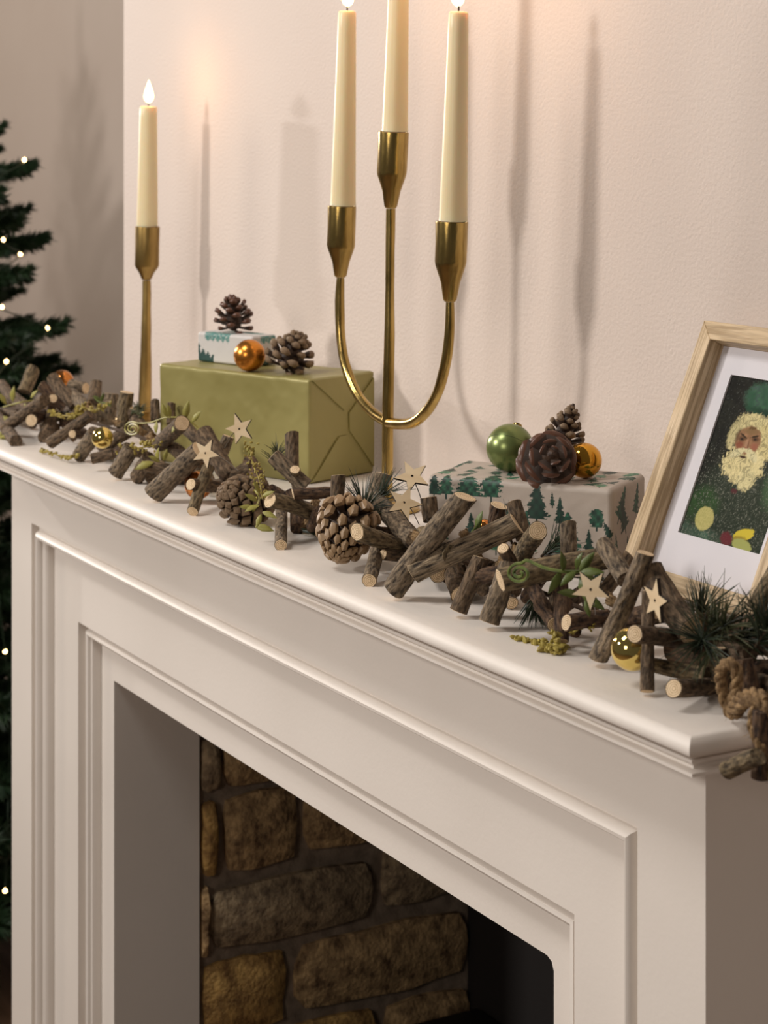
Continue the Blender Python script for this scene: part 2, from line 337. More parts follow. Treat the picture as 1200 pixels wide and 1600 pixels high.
def hammered(name, pts, rs, m, parent, fl=0.72):
    P = smooth_path(pts, 8); n = len(P); ra = []
    for i in range(n):
        f = i/(n-1)*(len(rs)-1); k = min(int(f), len(rs)-2); ra.append(rs[k]+(rs[k+1]-rs[k])*(f-k))
    V = []; F = []; K = 12
    for i, p in enumerate(P):
        t = (P[min(i+1, n-1)]-P[max(i-1, 0)]).normalized()
        b_ = Vector((0, 1, 0)); a = t.cross(b_).normalized(); b2 = a.cross(t)
        for k in range(K):
            an = 2*PI*k/K; q = ra[i]*(1+0.10*noise.noise(Vector((p.x*60, p.z*45, k*0.7))))
            V.append(p+a*math.cos(an)*q+b2*math.sin(an)*q*fl)
    for i in range(n-1):
        for k in range(K): F.append((i*K+k, i*K+(k+1) % K, (i+1)*K+(k+1) % K, (i+1)*K+k))
    F.append(tuple(range(K))[::-1]); F.append(tuple((n-1)*K+k for k in range(K)))
    me = mk(name, V, F, m, smooth=True, sharp=60)
    bm = bmesh.new(); bm.from_mesh(me); bmesh.ops.recalc_face_normals(bm, faces=bm.faces); bm.to_mesh(me); bm.free()
    return add(name, me, parent)
CY = 0.838
def cup_at(parent, tx, ty, bx, by, hwpx, h1px, Y, m=None):
    top = onY(tx, ty, Y); bot = onY(bx, by, Y); k = depth(top)/FPX
    ax = top-bot; H = ax.length; h1 = h1px*k
    o = add('cup', cup_me(hwpx*k, h1, H-h1, 0.0045), parent, frame_M(bot, ax, (1, 0, 0)))
    if m: o.data.materials[0] = m
    return top, ax.normalized(), k
def candle(label, base, axis, r0, r1, L, wick_bend, grp, flame=True, lean=0.0):
    c = thing('taper_candle', base-axis*0.012, label, 'candle', grp); c.matrix_basis = frame_M(base-axis*0.012, axis, (1, 0, 0)); WM[c.name] = c.matrix_basis.copy()
    L2 = L+0.012; b = MB(); pr = [(r0*0.72, 0), (r0*0.80, 0.0119), (r0, 0.0125)]+[(r0+(r1-r0)*i/12, L2*i/12) for i in range(1, 12)]+[(r1*1.0, L2-0.002), (r1*0.93, L2-0.0006), (r1*0.8, L2), (r1*0.5, L2-0.0016), (r1*0.1, L2-0.002)]
    b.lathe(pr, 28, wob=0.01); add('candle_body', b.me('candle_body', M_wax, sharp=70), c, WM[c.name])
    b = MB(); wp = [(0, 0, L2-0.003), (0, 0, L2+0.004), (wick_bend*0.5, 0, L2+0.008), (wick_bend, 0, L2+0.010)]
    b.tube(smooth_path(wp, 4), 0.0007, 6); add('wick', b.me('wick', M_wick), c, WM[c.name])
    if flame:
        b = MB(); fh = 0.026; fr = 0.0056
        pr = [(0.0004, 0)]+[(fr*math.sin(PI*min(1, (t/12)**0.62))*(1-0.25*(t/12))+0.0003, fh*t/12) for t in range(1, 12)]+[(0.0002, fh)]
        b.lathe(pr, 16); add('flame', b.me('flame', M_flame), c, WM[c.name] @ T((wick_bend*0.6, 0, L2+0.0035)))
        l = bpy.data.lights.new('flame_light', 'POINT'); l.energy = 0.085; l.color = (1.0, 0.55, 0.28); l.shadow_soft_size = 0.004
        lo = bpy.data.objects.new('flame_light', l); link(lo, c, WM[c.name] @ T((wick_bend*0.6, 0, L2+0.0035+fh+0.005)))
    return c
cb = onZ(604, 797, ZS); cb = Vector((cb.x, CY, ZS))
can = thing('candelabra', cb, 'antique brass three-arm candelabra holding three tall ivory candles behind the garland', 'candelabra')
gc = 'tapers in the candelabra'
tC, aC, kC = cup_at(can, 615, 206, 610.5, 325, 24, 66, CY)
tL, aL, kL = cup_at(can, 534.5, 322, 532, 433, 22.5, 64, CY)
tR, aR, kR = cup_at(can, 706, 346, 703, 471, 25.5, 66, CY)
foot = Vector((cb.x, CY, ZS+0.006))
hammered('stem', [foot, onY(605, 740, CY), onY(606, 660, CY), onY(608, 560, CY), onY(609, 450, CY), onY(610.5, 326, CY)], [0.0049, 0.0048, 0.0050, 0.0048, 0.0038, 0.0042], M_brass, can, 1.0)
hammered('arm', [onY(532, 434, CY), onY(531, 470, CY), onY(532, 520, CY), onY(540, 570, CY), onY(558, 615, CY), onY(583, 645, CY), onY(608, 661, CY)], [0.0034, 0.0042, 0.0044, 0.0044, 0.0044, 0.0046, 0.0048], M_brass, can, 1.0)
hammered('arm', [onY(703, 472, CY), onY(702, 520, CY), onY(696, 570, CY), onY(683, 615, CY), onY(662, 648, CY), onY(638, 662, CY), onY(606, 661, CY)], [0.0034, 0.0042, 0.0044, 0.0044, 0.0046, 0.0048, 0.0048], M_brass, can, 1.0)
b = MB(); b.lathe([(0.027, 0), (0.029, 0.001), (0.028, 0.003), (0.018, 0.0055), (0.007, 0.009), (0.0055, 0.012)], 36, wob=0.02)
add('base', b.me('base', M_brass), can, T(cb))
def place_candle(label, top, bx, tx, by, ty, r0px, r1px, Y, bend, grp):
    a = onY(bx, by, Y); c_ = onY(tx, ty, Y); k = depth(a)/FPX
    return candle(label, a, (c_-a).normalized(), r0px*k, r1px*k, (c_-a).length, bend, grp)
place_candle('left ivory taper candle of the brass candelabra, wick just inside the picture', tL, 536, 542.5, 322, 17, 20.5, 14, CY, 0.001, gc)
place_candle('middle and highest ivory taper candle of the brass candelabra, cut off by the picture top', tC, 617, 625, 206, -100, 21, 14.5, CY, 0.001, gc)
place_candle('right ivory taper candle of the brass candelabra, with a bent black wick', tR, 708, 716.5, 346, 18, 23, 15.5, CY, -0.0025, gc)
SY = 0.872
sb = onZ(227, 655, ZS); sb = Vector((sb.x, SY, ZS)); sb = Vector((onY(226, 655, SY).x, SY, ZS))
stc = thing('candlestick', sb, 'single brass candlestick with cup top at the left end of the shelf', 'candlestick')
tS, aS, kS = cup_at(stc, 230.5, 354, 229, 437, 19.5, 62, SY, M_brass2)
hammered('stem', [sb+Vector((0, 0, 0.006)), onY(227, 600, SY), onY(228, 540, SY), onY(229, 480, SY), onY(229, 438, SY)], [0.0078, 0.0072, 0.0062, 0.0052, 0.0050], M_brass2, stc, 1.0)
b = MB(); b.lathe([(0.032, 0), (0.034, 0.001), (0.033, 0.003), (0.018, 0.0055), (0.009, 0.009), (0.0075, 0.012)], 36, wob=0.02)
add('base', b.me('base', M_brass2), stc, T(sb))
place_candle('lit ivory taper candle standing alone in the brass candlestick on the left', tS, 230, 232, 354, 166, 17, 13.5, SY, 0.0008, None)

# ------------------------------------------------------------------ boxes: rounded grid with printed or plain wrap
def smoothnoise(x, y, s, seed):
    return np.sin(x*s+seed)*np.cos(y*s*1.3+seed*2.1)+0.5*np.sin(x*s*2.3+y*s*1.7+seed*3.3)+0.25*np.sin(x*s*5.1-y*s*4.3+seed)
def wrapped(name, L, D, H, r, res, painter, m, wrinkle=0.0006, seed=1.0):
    """box with corner at origin: x 0..L (front face y=0), y 0..D, z 0..H"""
    V = []; F = []; C = []
    def face(o, ux, uy, lx, ly, nx, ny, key):
        base = len(V); nx = max(2, nx); ny = max(2, ny)
        for i in range(nx+1):
            for j in range(ny+1):
                p = np.array(o, float)+np.array(ux)*lx*i/nx+np.array(uy)*ly*j/ny
                V.append(p); C.append((key, i/nx*lx, j/ny*ly))
        for i in range(nx):
            for j in range(ny):
                a = base+i*(ny+1)+j; F.append((a, a+ny+1, a+ny+2, a+1))
    n = lambda l, q: int(l/q)
    c = 0.006
    face((0, 0, 0), (1, 0, 0), (0, 0, 1), L, H, n(L, res), n(H, res), 0)
    face((0, 0, H), (1, 0, 0), (0, 1, 0), L, D, n(L, res), n(D, res), 1)
    face((L, 0, 0), (0, 1, 0), (0, 0, 1), D, H, n(D, res), n(H, res), 2)
    face((0, 0, 0), (0, 0, 1), (0, 1, 0), H, D, n(H, c), n(D, c), 3)
    face((0, D, 0), (0, 0, 1), (1, 0, 0), H, L, n(H, c), n(L, c), 4)
    face((0, 0, 0), (0, 1, 0), (1, 0, 0), D, L, n(D, c), n(L, c), 5)
    P = np.array(V); box = np.array([L, D, H])
    inner = np.clip(P, r, box-r); d = P-inner; ln = np.linalg.norm(d, axis=1, keepdims=True)
    P = inner+d/np.maximum(ln, 1e-9)*r
    nrm = d/np.maximum(ln, 1e-9)
    wv = smoothnoise(P[:, 0]+P[:, 2]*0.3, P[:, 2]+P[:, 1], 60, seed)*0.5+smoothnoise(P[:, 0]*0.6, P[:, 1]+P[:, 2], 140, seed+2)*0.2
    keep = (P[:, 2] > r*1.2)[:, None]
    P = P+nrm*(wv*wrinkle)[:, None]*keep
    me = bpy.data.meshes.new(name); me.from_pydata(P.tolist(), [], F); me.materials.append(m)
    me.polygons.foreach_set('use_smooth', [True]*len(F))
    if painter:
        K = np.array([q[0] for q in C]); A = np.array([q[1] for q in C]); B = np.array([q[2] for q in C])
        col = painter(K, A, B, L, D, H); at = me.color_attributes.new('Col', 'FLOAT_COLOR', 'POINT')
        at.data.foreach_set('color', np.concatenate([col, np.ones((len(col), 1))], 1).astype(np.float32).ravel())
    bm = bmesh.new(); bm.from_mesh(me); bmesh.ops.remove_doubles(bm, verts=bm.verts, dist=1e-6); bmesh.ops.recalc_face_normals(bm, faces=bm.faces); bm.to_mesh(me); bm.free()
    me.update(); return me
def hashn(x, y, s):
    a = np.sin(np.floor(x*s)*12.9898+np.floor(y*s)*78.233)*43758.5453; return a-np.floor(a)
def fir(U, Vv, cx, by, h, w, kind, rot=0.0):
    # mask 0..1 of a printed fir tree; rot turns it
    du, dv = U-cx, Vv-by
    c, s = math.cos(rot), math.sin(rot); x = du*c+dv*s; y = -du*s+dv*c
    t = y/h; ins = (t > 0) & (t < 1)
    k = 7 if kind else 5
    saw = (t*k) % 1.0
    wob = hashn(x, y, 900)
    hw = w/2*np.clip(1.04-t, 0, 1)**0.85*(0.62+0.50*(1-saw))*(0.80+0.35*wob)
    if kind == 2: hw = w/2*np.sqrt(np.clip(t*(1.0-t)*4, 0, 1))*(0.70+0.4*wob)*(0.75+0.3*(1-saw))
    crown = ins & (t > 0.14) & (np.abs(x) < hw)
    trunk = (t > -0.02) & (t < 0.3) & (np.abs(x) < w*0.025+0.00025)
    return crown, trunk, t, x/w
def tree_painter(trees, paper):
    def f(K, A, B, L, D, H):
        U = np.where(K == 2, L+A, A); Vv = np.where(K == 1, H+B, B)
        U = np.where(K == 5, A, U)
        n = len(A); col = np.tile(np.array(paper), (n, 1))*(1+0.03*(hashn(A, B, 1500)-0.5))[:, None]
        for (cx, by, h, w_, kind, rot, hue) in trees:
            near = (np.abs(U-cx) < h*1.1) & (np.abs(Vv-by) < h*1.2)
            if not near.any(): continue
            cr, tr, t, xx = fir(U, Vv, cx, by, h, w_, kind, rot)
            cr &= near; tr &= near
            q = hashn(U, Vv, 700)[:, None]; q2 = (0.5+0.5*np.sin(U*900+cx*300)*np.cos(Vv*700))[:, None]
            dark = np.array([0.012, 0.028, 0.024]); mid = np.array([0.03, 0.13, 0.075]); lite = np.array([0.12, 0.30, 0.17])
            if hue == 0: cc = dark*(1-q2*0.5)+mid*q2*0.35
            elif hue == 1: cc = dark*(1-q2)+mid*q2*(0.6+0.8*q)
            else: cc = mid*(1-q2)+lite*q2*(0.5+0.7*q)
            col = np.where(cr[:, None], cc, col); col = np.where((tr & ~cr)[:, None], dark*1.5, col)
        return col
    return f
# green box
Pg = onZ(483, 757, ZS)
du = WP(0.66, -0.751, 0).normalized(); dv = Vector((-du.y, du.x, 0))
if dv.y < 0: dv = -dv
GL, GD, GH = 0.204, 0.090, 0.0965
def boxM(corner_left, ex): # ex = direction left->right of the front face
    ex = ex.normalized(); ez = Vector((0, 0, 1)); ey = ez.cross(ex)
    M = Matrix((ex, ey, ez)).transposed().to_4x4(); M.translation = corner_left; return M
gM = boxM(Pg+du*GL, -du)
gb = thing('gift_box', gM.translation, 'large box wrapped in olive green paper with folded ends, on shelf between candlestick and candelabra', 'gift'); 
gb.matrix_basis = gM; WM[gb.name] = gM.copy()
add('wrapped_box', wrapped('wrapped_box', GL, GD, GH, 0.0022, 0.0025, None, M_gpaper, 0.0005, 4.0), gb, gM)
def flap(poly, nm):      # thin folded paper flap on the right end (y,z polygon)
    V = [(GL+0.0002, y, z) for y, z in poly]+[(GL+0.0016, y, z) for y, z in poly]; n = len(poly)
    F = [tuple(range(n))[::-1], tuple(range(n, 2*n))]+[(i, (i+1) % n, n+(i+1) % n, n+i) for i in range(n)]
    add(nm, mk(nm, V, F, M_gpaper, smooth=False), gb, gM)
flap([(0.003, 0.002), (GD-0.003, 0.002), (GD*0.56, 0.040), (GD*0.44, 0.040)], 'folded_flap')
flap([(0.003, GH-0.001), (GD*0.52, GH*0.66), (GD-0.002, GH-0.001)], 'folded_flap')
flap([(GD-0.0015, GH-0.006), (GD-0.0015, 0.006), (GD*0.60, 0.044), (GD*0.60, GH*0.63)], 'folded_flap')
# small white gift lying on it
sM = boxM(WP(1.978, (308-600)/FPX*1.978, ZS+GH), -du)
SL, SD, SH = 0.078, 0.034, 0.030
def small_painter(K, A, B, L, D, H):
    n = len(A); base = np.tile(np.array([0.62, 0.60, 0.58]), (n, 1))
    U = np.where(K == 3, -B, A); Vv = np.where(K == 1, H+B, np.where(K == 3, A, B))
    h = hashn(U, Vv, 1400); e = 0.0022*h+0.0012*np.sin(U*900)
    teal = ((Vv > H*0.80-e) & (Vv < H+0.008+e) & (U > 0.010+e) & (U < 0.045+e)) | ((Vv > H+0.018) & (Vv < H+0.026+e) & (U > 0.02) & (U < 0.07))
    dark = ((Vv < 0.012-0.30*U+e*1.6) & (U > 0.002) & (U < 0.022+e)) | ((Vv < H*0.55+e) & (Vv > H*0.3) & (U < 0.004+e))
    tc = np.stack([0.04+0.10*h, 0.20+0.10*h, 0.20+0.06*h], 1); dc = np.stack([0.012+0.01*h, 0.045+0.03*h, 0.045+0.02*h], 1)
    base = np.where(teal[:, None] & (h > 0.12)[:, None], tc, base); base = np.where(dark[:, None], dc, base); return base
sg = thing('gift_box', sM.translation, 'small white gift with teal print lying on the olive green box', 'gift'); sg.matrix_basis = sM; WM[sg.name] = sM.copy()
add('wrapped_box', wrapped('wrapped_box', SL, SD, SH, 0.0030, 0.0006, small_painter, M_print, 0.0003, 2.0), sg, sM)
# tree-print gift
e1 = Vector((0.819, 0.574, 0)); A0 = Vector((-1.276, 0.757, ZS)); TL, TD, TH = 0.146, 0.077, 0.0667
tM = boxM(A0, e1)
trees = []
rows = [(0.050, [(0.006, .017, .012, 0, 0), (0.016, .021, .013, 1, 1), (0.034, .022, .022, 1, 1), (0.052, .024, .014, 2, 1), (0.100, .010, .004, 0, 0)]),
        (0.036, [(0.064, .013, .008, 0, 0), (0.088, .030, .017, 0, 0), (0.106, .020, .008, 0, 0), (0.076, .006, .004, 0, 0), (0.134, .014, .010, 2, 1)]),
        (0.012, [(0.036, .026, .012, 0, 0), (0.080, .030, .012, 1, 1), (0.112, .032, .021, 1, 1), (0.128, .022, .009, 0, 0), (0.010, .024, .014, 1, 1), (0.098, .008, .005, 0, 0), (0.056, .020, .012, 1, 2)]),
        (-0.012, [(0.02, .02, .012, 1, 1), (0.060, .022, .012, 0, 0), (0.10, .022, .014, 1, 1), (0.135, .02, .012, 0, 0)])]
for by, l in rows:
    for cx, h, w_, kd, hue in l: trees.append((cx, by, h*1.12, w_*1.35, kd, 0.0, hue))
rng = random.Random(5)
for by in (0.072, 0.088, 0.105, 0.122):
    for i in range(8):
        trees.append((0.008+i*0.0185+rng.uniform(-.004, .004), by+rng.uniform(-.003, .003), rng.uniform(.013, .022), rng.uniform(.008, .014), rng.choice([0, 1, 2]), rng.uniform(-0.5, 0.5), rng.choice([0, 1, 2])))
for cx, by, h, w_, kd, rot, hue in [(0.158, 0.040, .030, .022, 1, -0.6, 1), (0.176, 0.030, .030, .020, 1, 0.4, 0), (0.156, 0.006, .028, .014, 1, 0.1, 1), (0.196, 0.038, .026, .018, 1, -0.3, 1), (0.184, 0.004, .024, .014, 0, 0.2, 0), (0.206, 0.010, .026, .014, 1, 0, 1), (0.146, 0.030, .014, .010, 0, 0.5, 0)]:
    trees.append((cx, by, h, w_, kd, rot, hue))
tg = thing('gift_box', A0, 'gift in beige paper printed with green fir trees, left of the picture frame', 'gift'); tg.matrix_basis = tM; WM[tg.name] = tM.copy()
add('wrapped_box', wrapped('wrapped_box', TL, TD, TH, 0.0045, 0.00048, tree_painter(trees, (0.47, 0.405, 0.345)), M_print, 0.0005, 1.0), tg, tM)

# ------------------------------------------------------------------ pine cones
def scale_me(wd, th, mt, name='scale', wide=1.0, K=6):
    secs = [(0.0, 0.10, 0.05, 0), (0.5, 0.30*wide, 0.07, 0.03), (0.82, 0.46*wide, 0.14, 0.08), (0.97, 0.34*wide, 0.16, 0.10), (1.04, 0.10, 0.07, 0.11)]
    V = []; F = []; fm = []
    for x, a, t, dz in secs:
        for k in range(K):
            an = 2*PI*k/K; V.append((x, math.cos(an)*a*wd, math.sin(an)*t*th+dz))
    for i in range(len(secs)-1):
        for k in range(K): F.append((i*K+k, (i+1)*K+k, (i+1)*K+(k+1) % K, i*K+(k+1) % K)); fm.append(1 if i >= 2 else 0)
    F.append(tuple((len(secs)-1)*K+k for k in range(K))[::-1]); fm.append(1); F.append(tuple(range(K))); fm.append(0)
    me = mk(name, V, F, [M_scale, mt], fm, smooth=True, sharp=(30 if K < 6 else 50))
    bm = bmesh.new(); bm.from_mesh(me); bmesh.ops.recalc_face_normals(bm, faces=bm.faces); bm.to_mesh(me); bm.free(); return me
S_closed = scale_me(0.52, 2.0, M_tipl, K=5); S_closed2 = scale_me(0.72, 1.7, M_tip, K=4); S_open = scale_me(0.62, 0.9, M_tipd); S_petal = scale_me(0.85, 0.6, M_tipd, wide=1.25); S_light = scale_me(0.62, 1.0, M_tip)
def cone(center, axis, L, R, n, sme, el0=-10, el1=70, label=None, cat=None, grp=None, parent=None, core=0.35, xh=None, seed=1, jag=0.1, sl=1.0):
    rg = random.Random(seed); M = frame_M(center, axis, xh)
    if parent is None:
        root = thing('pine_cone', center, label, cat, grp); root.matrix_basis = M; WM[root.name] = M.copy()
        b = MB(); b.lathe([(0.001, -L*0.46), (R*core, -L*0.36), (R*core*1.15, -L*0.1), (R*core*0.8, L*0.2), (0.001, L*0.42)], 10); add('core', b.me('core', M_scale), root, M)
    else:
        b = MB(); b.lathe([(0.001, -L*0.46), (R*core, -L*0.36), (R*core*1.15, -L*0.1), (R*core*0.8, L*0.2), (0.001, L*0.42)], 10)
        root = add('pine_cone', b.me('pine_cone', M_scale), parent, M)
    for i in range(n):
        t = (i+0.5)/n; an = i*2.39996; a = -L*0.42+L*(0.86 if parent is not None else 0.72)*t
        env = R*min(1.0, 0.72+t*1.4)*(1-t**2.2*(0.84 if parent is not None else 0.72))
        el = rad(el0+(el1-el0)*t+rg.uniform(-7, 7)); ln = env*(1-core*0.25)*(1+rg.uniform(-jag, jag))*sl
        d = Vector((math.cos(an)*math.cos(el), math.sin(an)*math.cos(el), math.sin(el)))
        z = Vector((-math.cos(an)*math.sin(el), -math.sin(an)*math.sin(el), math.cos(el))); y = z.cross(d)
        ml = Matrix((d*ln, y*ln, z*ln)).transposed().to_4x4(); ml.translation = Vector((math.cos(an)*R*core*0.3*(1-t), math.sin(an)*R*core*0.3*(1-t), a))
        add('scale', sme, root, M @ ml)
    return root
zg = ZS+GH
gsy = sM.translation
cone(sM @ Vector((0.034, 0.017, SH+0.0195)), (0.12, -0.05, 1), 0.040, 0.0215, 42, S_open, -8, 78, 'dark open pine cone standing upright on the small white gift', 'pine cone', seed=3, xh=(1, 0, 0))
pB = WP(1.882, (457-600)/FPX*1.882, zg+0.0205)
cone(pB, (0.25, 0.35, 0.85), 0.042, 0.0250, 50, S_light, -12, 66, 'open pine cone with tan scale tips on the olive box beside the copper bauble', 'pine cone', seed=5, xh=(1, 0, 0))
zt2 = ZS+TH
pc = WP(1.447, (860-600)/FPX*1.447, zt2+0.0185)
cone(pc, -FW*0.9+UP*0.35+RT*0.05, 0.034, 0.0235, 27, S_petal, -30, 22, 'reddish brown pine cone with petals facing out, on tree-print gift between two baubles', 'pine cone', seed=8)
pd = WP(1.492, (884-600)/FPX*1.492, zt2+0.0335)
cone(pd, (0.15, 0.25, 0.9), 0.046, 0.0175, 45, S_light, 0, 75, 'taller grey-brown pine cone standing behind the reddish one on the tree-print gift', 'pine cone', seed=9)

# ------------------------------------------------------------------ baubles
def sphere_me(r, m, n=48, name='ball'):
    b = MB(); k = 24; b.lathe([(max(r*math.sin(PI*i/k), 1e-5), -r*math.cos(PI*i/k)) for i in range(k+1)], n); return b.me(name, m)
def cap_me(r):
    b = MB(); b.lathe([(r*0.20, 0), (r*0.21, r*0.02), (r*0.20, r*0.16), (r*0.13, r*0.18), (0.0002, r*0.18)], 16); return b.me('cap', M_brass)
def bauble(p, r, m, label, axis, seam=False, parent=None, grp=None):
    if parent is None:
        o = thing('bauble', p, label, 'bauble', grp); M = frame_M(p, axis); o.matrix_basis = M; WM[o.name] = M.copy()
        add('ball', sphere_me(r, m), o, M)
    else:
        M = frame_M(p, axis); o = add('bauble', sphere_me(r, m), parent, M)
    add('cap', cap_me(r), o, M @ T((0, 0, r*0.97)))
    if seam:
        b = MB(); k = 64; V = []; F = []
        for i in range(k):
            a = 2*PI*i/k
            for q in range(4):
                an = q*PI/2; V.append(((r*1.0+0.00012*math.cos(an))*math.cos(a), (r*1.0+0.00012*math.cos(an))*math.sin(a), 0.00016*math.sin(an)))
        for i in range(k):
            for q in range(4): F.append((i*4+q, ((i+1) % k)*4+q, ((i+1) % k)*4+(q+1) % 4, i*4+(q+1) % 4))
        b.raw(V, F); add('seam', b.me('seam', mat('seam_green', (0.03, 0.045, 0.015), 0.5)), o, M)
    return o
bauble(WP(1.893, (390-600)/FPX*1.893, zg+0.0153), 0.0153, M_copper, 'satin copper bauble on the olive green box, leaning on the small white gift', FW+RT*0.3)
bauble(WP(1.497, (797-600)/FPX*1.497, zt2+0.0180), 0.0180, M_green, 'large satin green bauble on the tree-print gift', UP*0.85+RT*0.35+FW*0.62, seam=True)
bauble(WP(1.468, (913-600)/FPX*1.468, zt2+0.0131), 0.0131, M_amber, 'shiny amber bauble on the tree-print gift right of the pine cones', FW+RT*0.6)

# ------------------------------------------------------------------ picture frame
fr_w, fr_h, fd, rw = 0.150, 0.194, 0.020, 0.0135
ly = Vector((0, 0.4417, 1)).normalized(); fx = Vector((1, 0, 0)); fn = fx.cross(ly)   # fn points out to the room (-y)
P0 = Vector((-1.141, 0.8326, ZS+0.0004))
fM = Matrix((fx, -fn, ly)).transposed().to_4x4()
if (-fn).y < 0: fM = Matrix((fx, fn, ly)).transposed().to_4x4()
fM.translation = P0
# lift so that the lower back edge rests on the shelf
low = min((fM @ Vector((0, y, 0))).z for y in (0, fd)); fM.translation.z += ZS+0.0004-low
pf = thing('picture_frame', fM.translation, 'oak box frame with white mount leaning on the wall at the right end of shelf', 'picture frame'); pf.matrix_basis = fM; WM[pf.name] = fM.copy()
def rail(name, poly, m):
    V = [(x, 0, z) for x, z in poly]+[(x, fd, z) for x, z in poly]
    F = [(0, 1, 2, 3), (7, 6, 5, 4)]+[(i, 4+i, 4+(i+1) % 4, (i+1) % 4) for i in range(4)]
    me = mk(name, V, F, m, smooth=False)
    bm = bmesh.new(); bm.from_mesh(me); bmesh.ops.recalc_face_normals(bm, faces=bm.faces); bmesh.ops.bevel(bm, geom=list(bm.edges), offset=0.0004, segments=1, affect='EDGES'); bm.to_mesh(me); bm.free()
    add(name, me, pf, fM)
rail('frame_rail', [(0, 0), (rw, rw), (rw, fr_h-rw), (0, fr_h)], M_oak)
rail('frame_rail', [(fr_w, 0), (fr_w, fr_h), (fr_w-rw, fr_h-rw), (fr_w-rw, rw)], M_oak)
rail('frame_rail', [(0, fr_h), (rw, fr_h-rw), (fr_w-rw, fr_h-rw), (fr_w, fr_h)], M_oakh)
rail('frame_rail', [(0, 0), (fr_w, 0), (fr_w-rw, rw), (rw, rw)], M_oakh)
a0, a1, c0, c1 = 0.0315, fr_w-0.0315, 0.043, fr_h-0.0335
b = MB()
for q in [((rw-0.002, 0.0140, rw-0.002), (a0, 0.0155, fr_h-rw+0.002)), ((a1, 0.0140, rw-0.002), (fr_w-rw+0.002, 0.0155, fr_h-rw+0.002)), ((a0, 0.0140, rw-0.002), (a1, 0.0155, c0)), ((a0, 0.0140, c1), (a1, 0.0155, fr_h-rw+0.002))]: b.box(*q)
add('mount', b.me('mount', M_mat, smooth=False), pf, fM)
b = MB(); b.box((rw-0.002, 0.0170, rw-0.002), (fr_w-rw+0.002, 0.0195, fr_h-rw+0.002)); add('backing', b.me('backing', M_dark, smooth=False), pf, fM)
def vn(x, y, s, seed=0):  # smooth value noise
    X = x*s+seed; Y = y*s+seed*1.7; xi = np.floor(X); yi = np.floor(Y); fx_ = X-xi; fy_ = Y-yi
    fx_ = fx_*fx_*(3-2*fx_); fy_ = fy_*fy_*(3-2*fy_)
    h = lambda a, b_: (lambda q: q-np.floor(q))(np.sin(a*127.1+b_*311.7)*43758.5453)
    return (h(xi, yi)*(1-fx_)+h(xi+1, yi)*fx_)*(1-fy_)+(h(xi, yi+1)*(1-fx_)+h(xi+1, yi+1)*fx_)*fy_
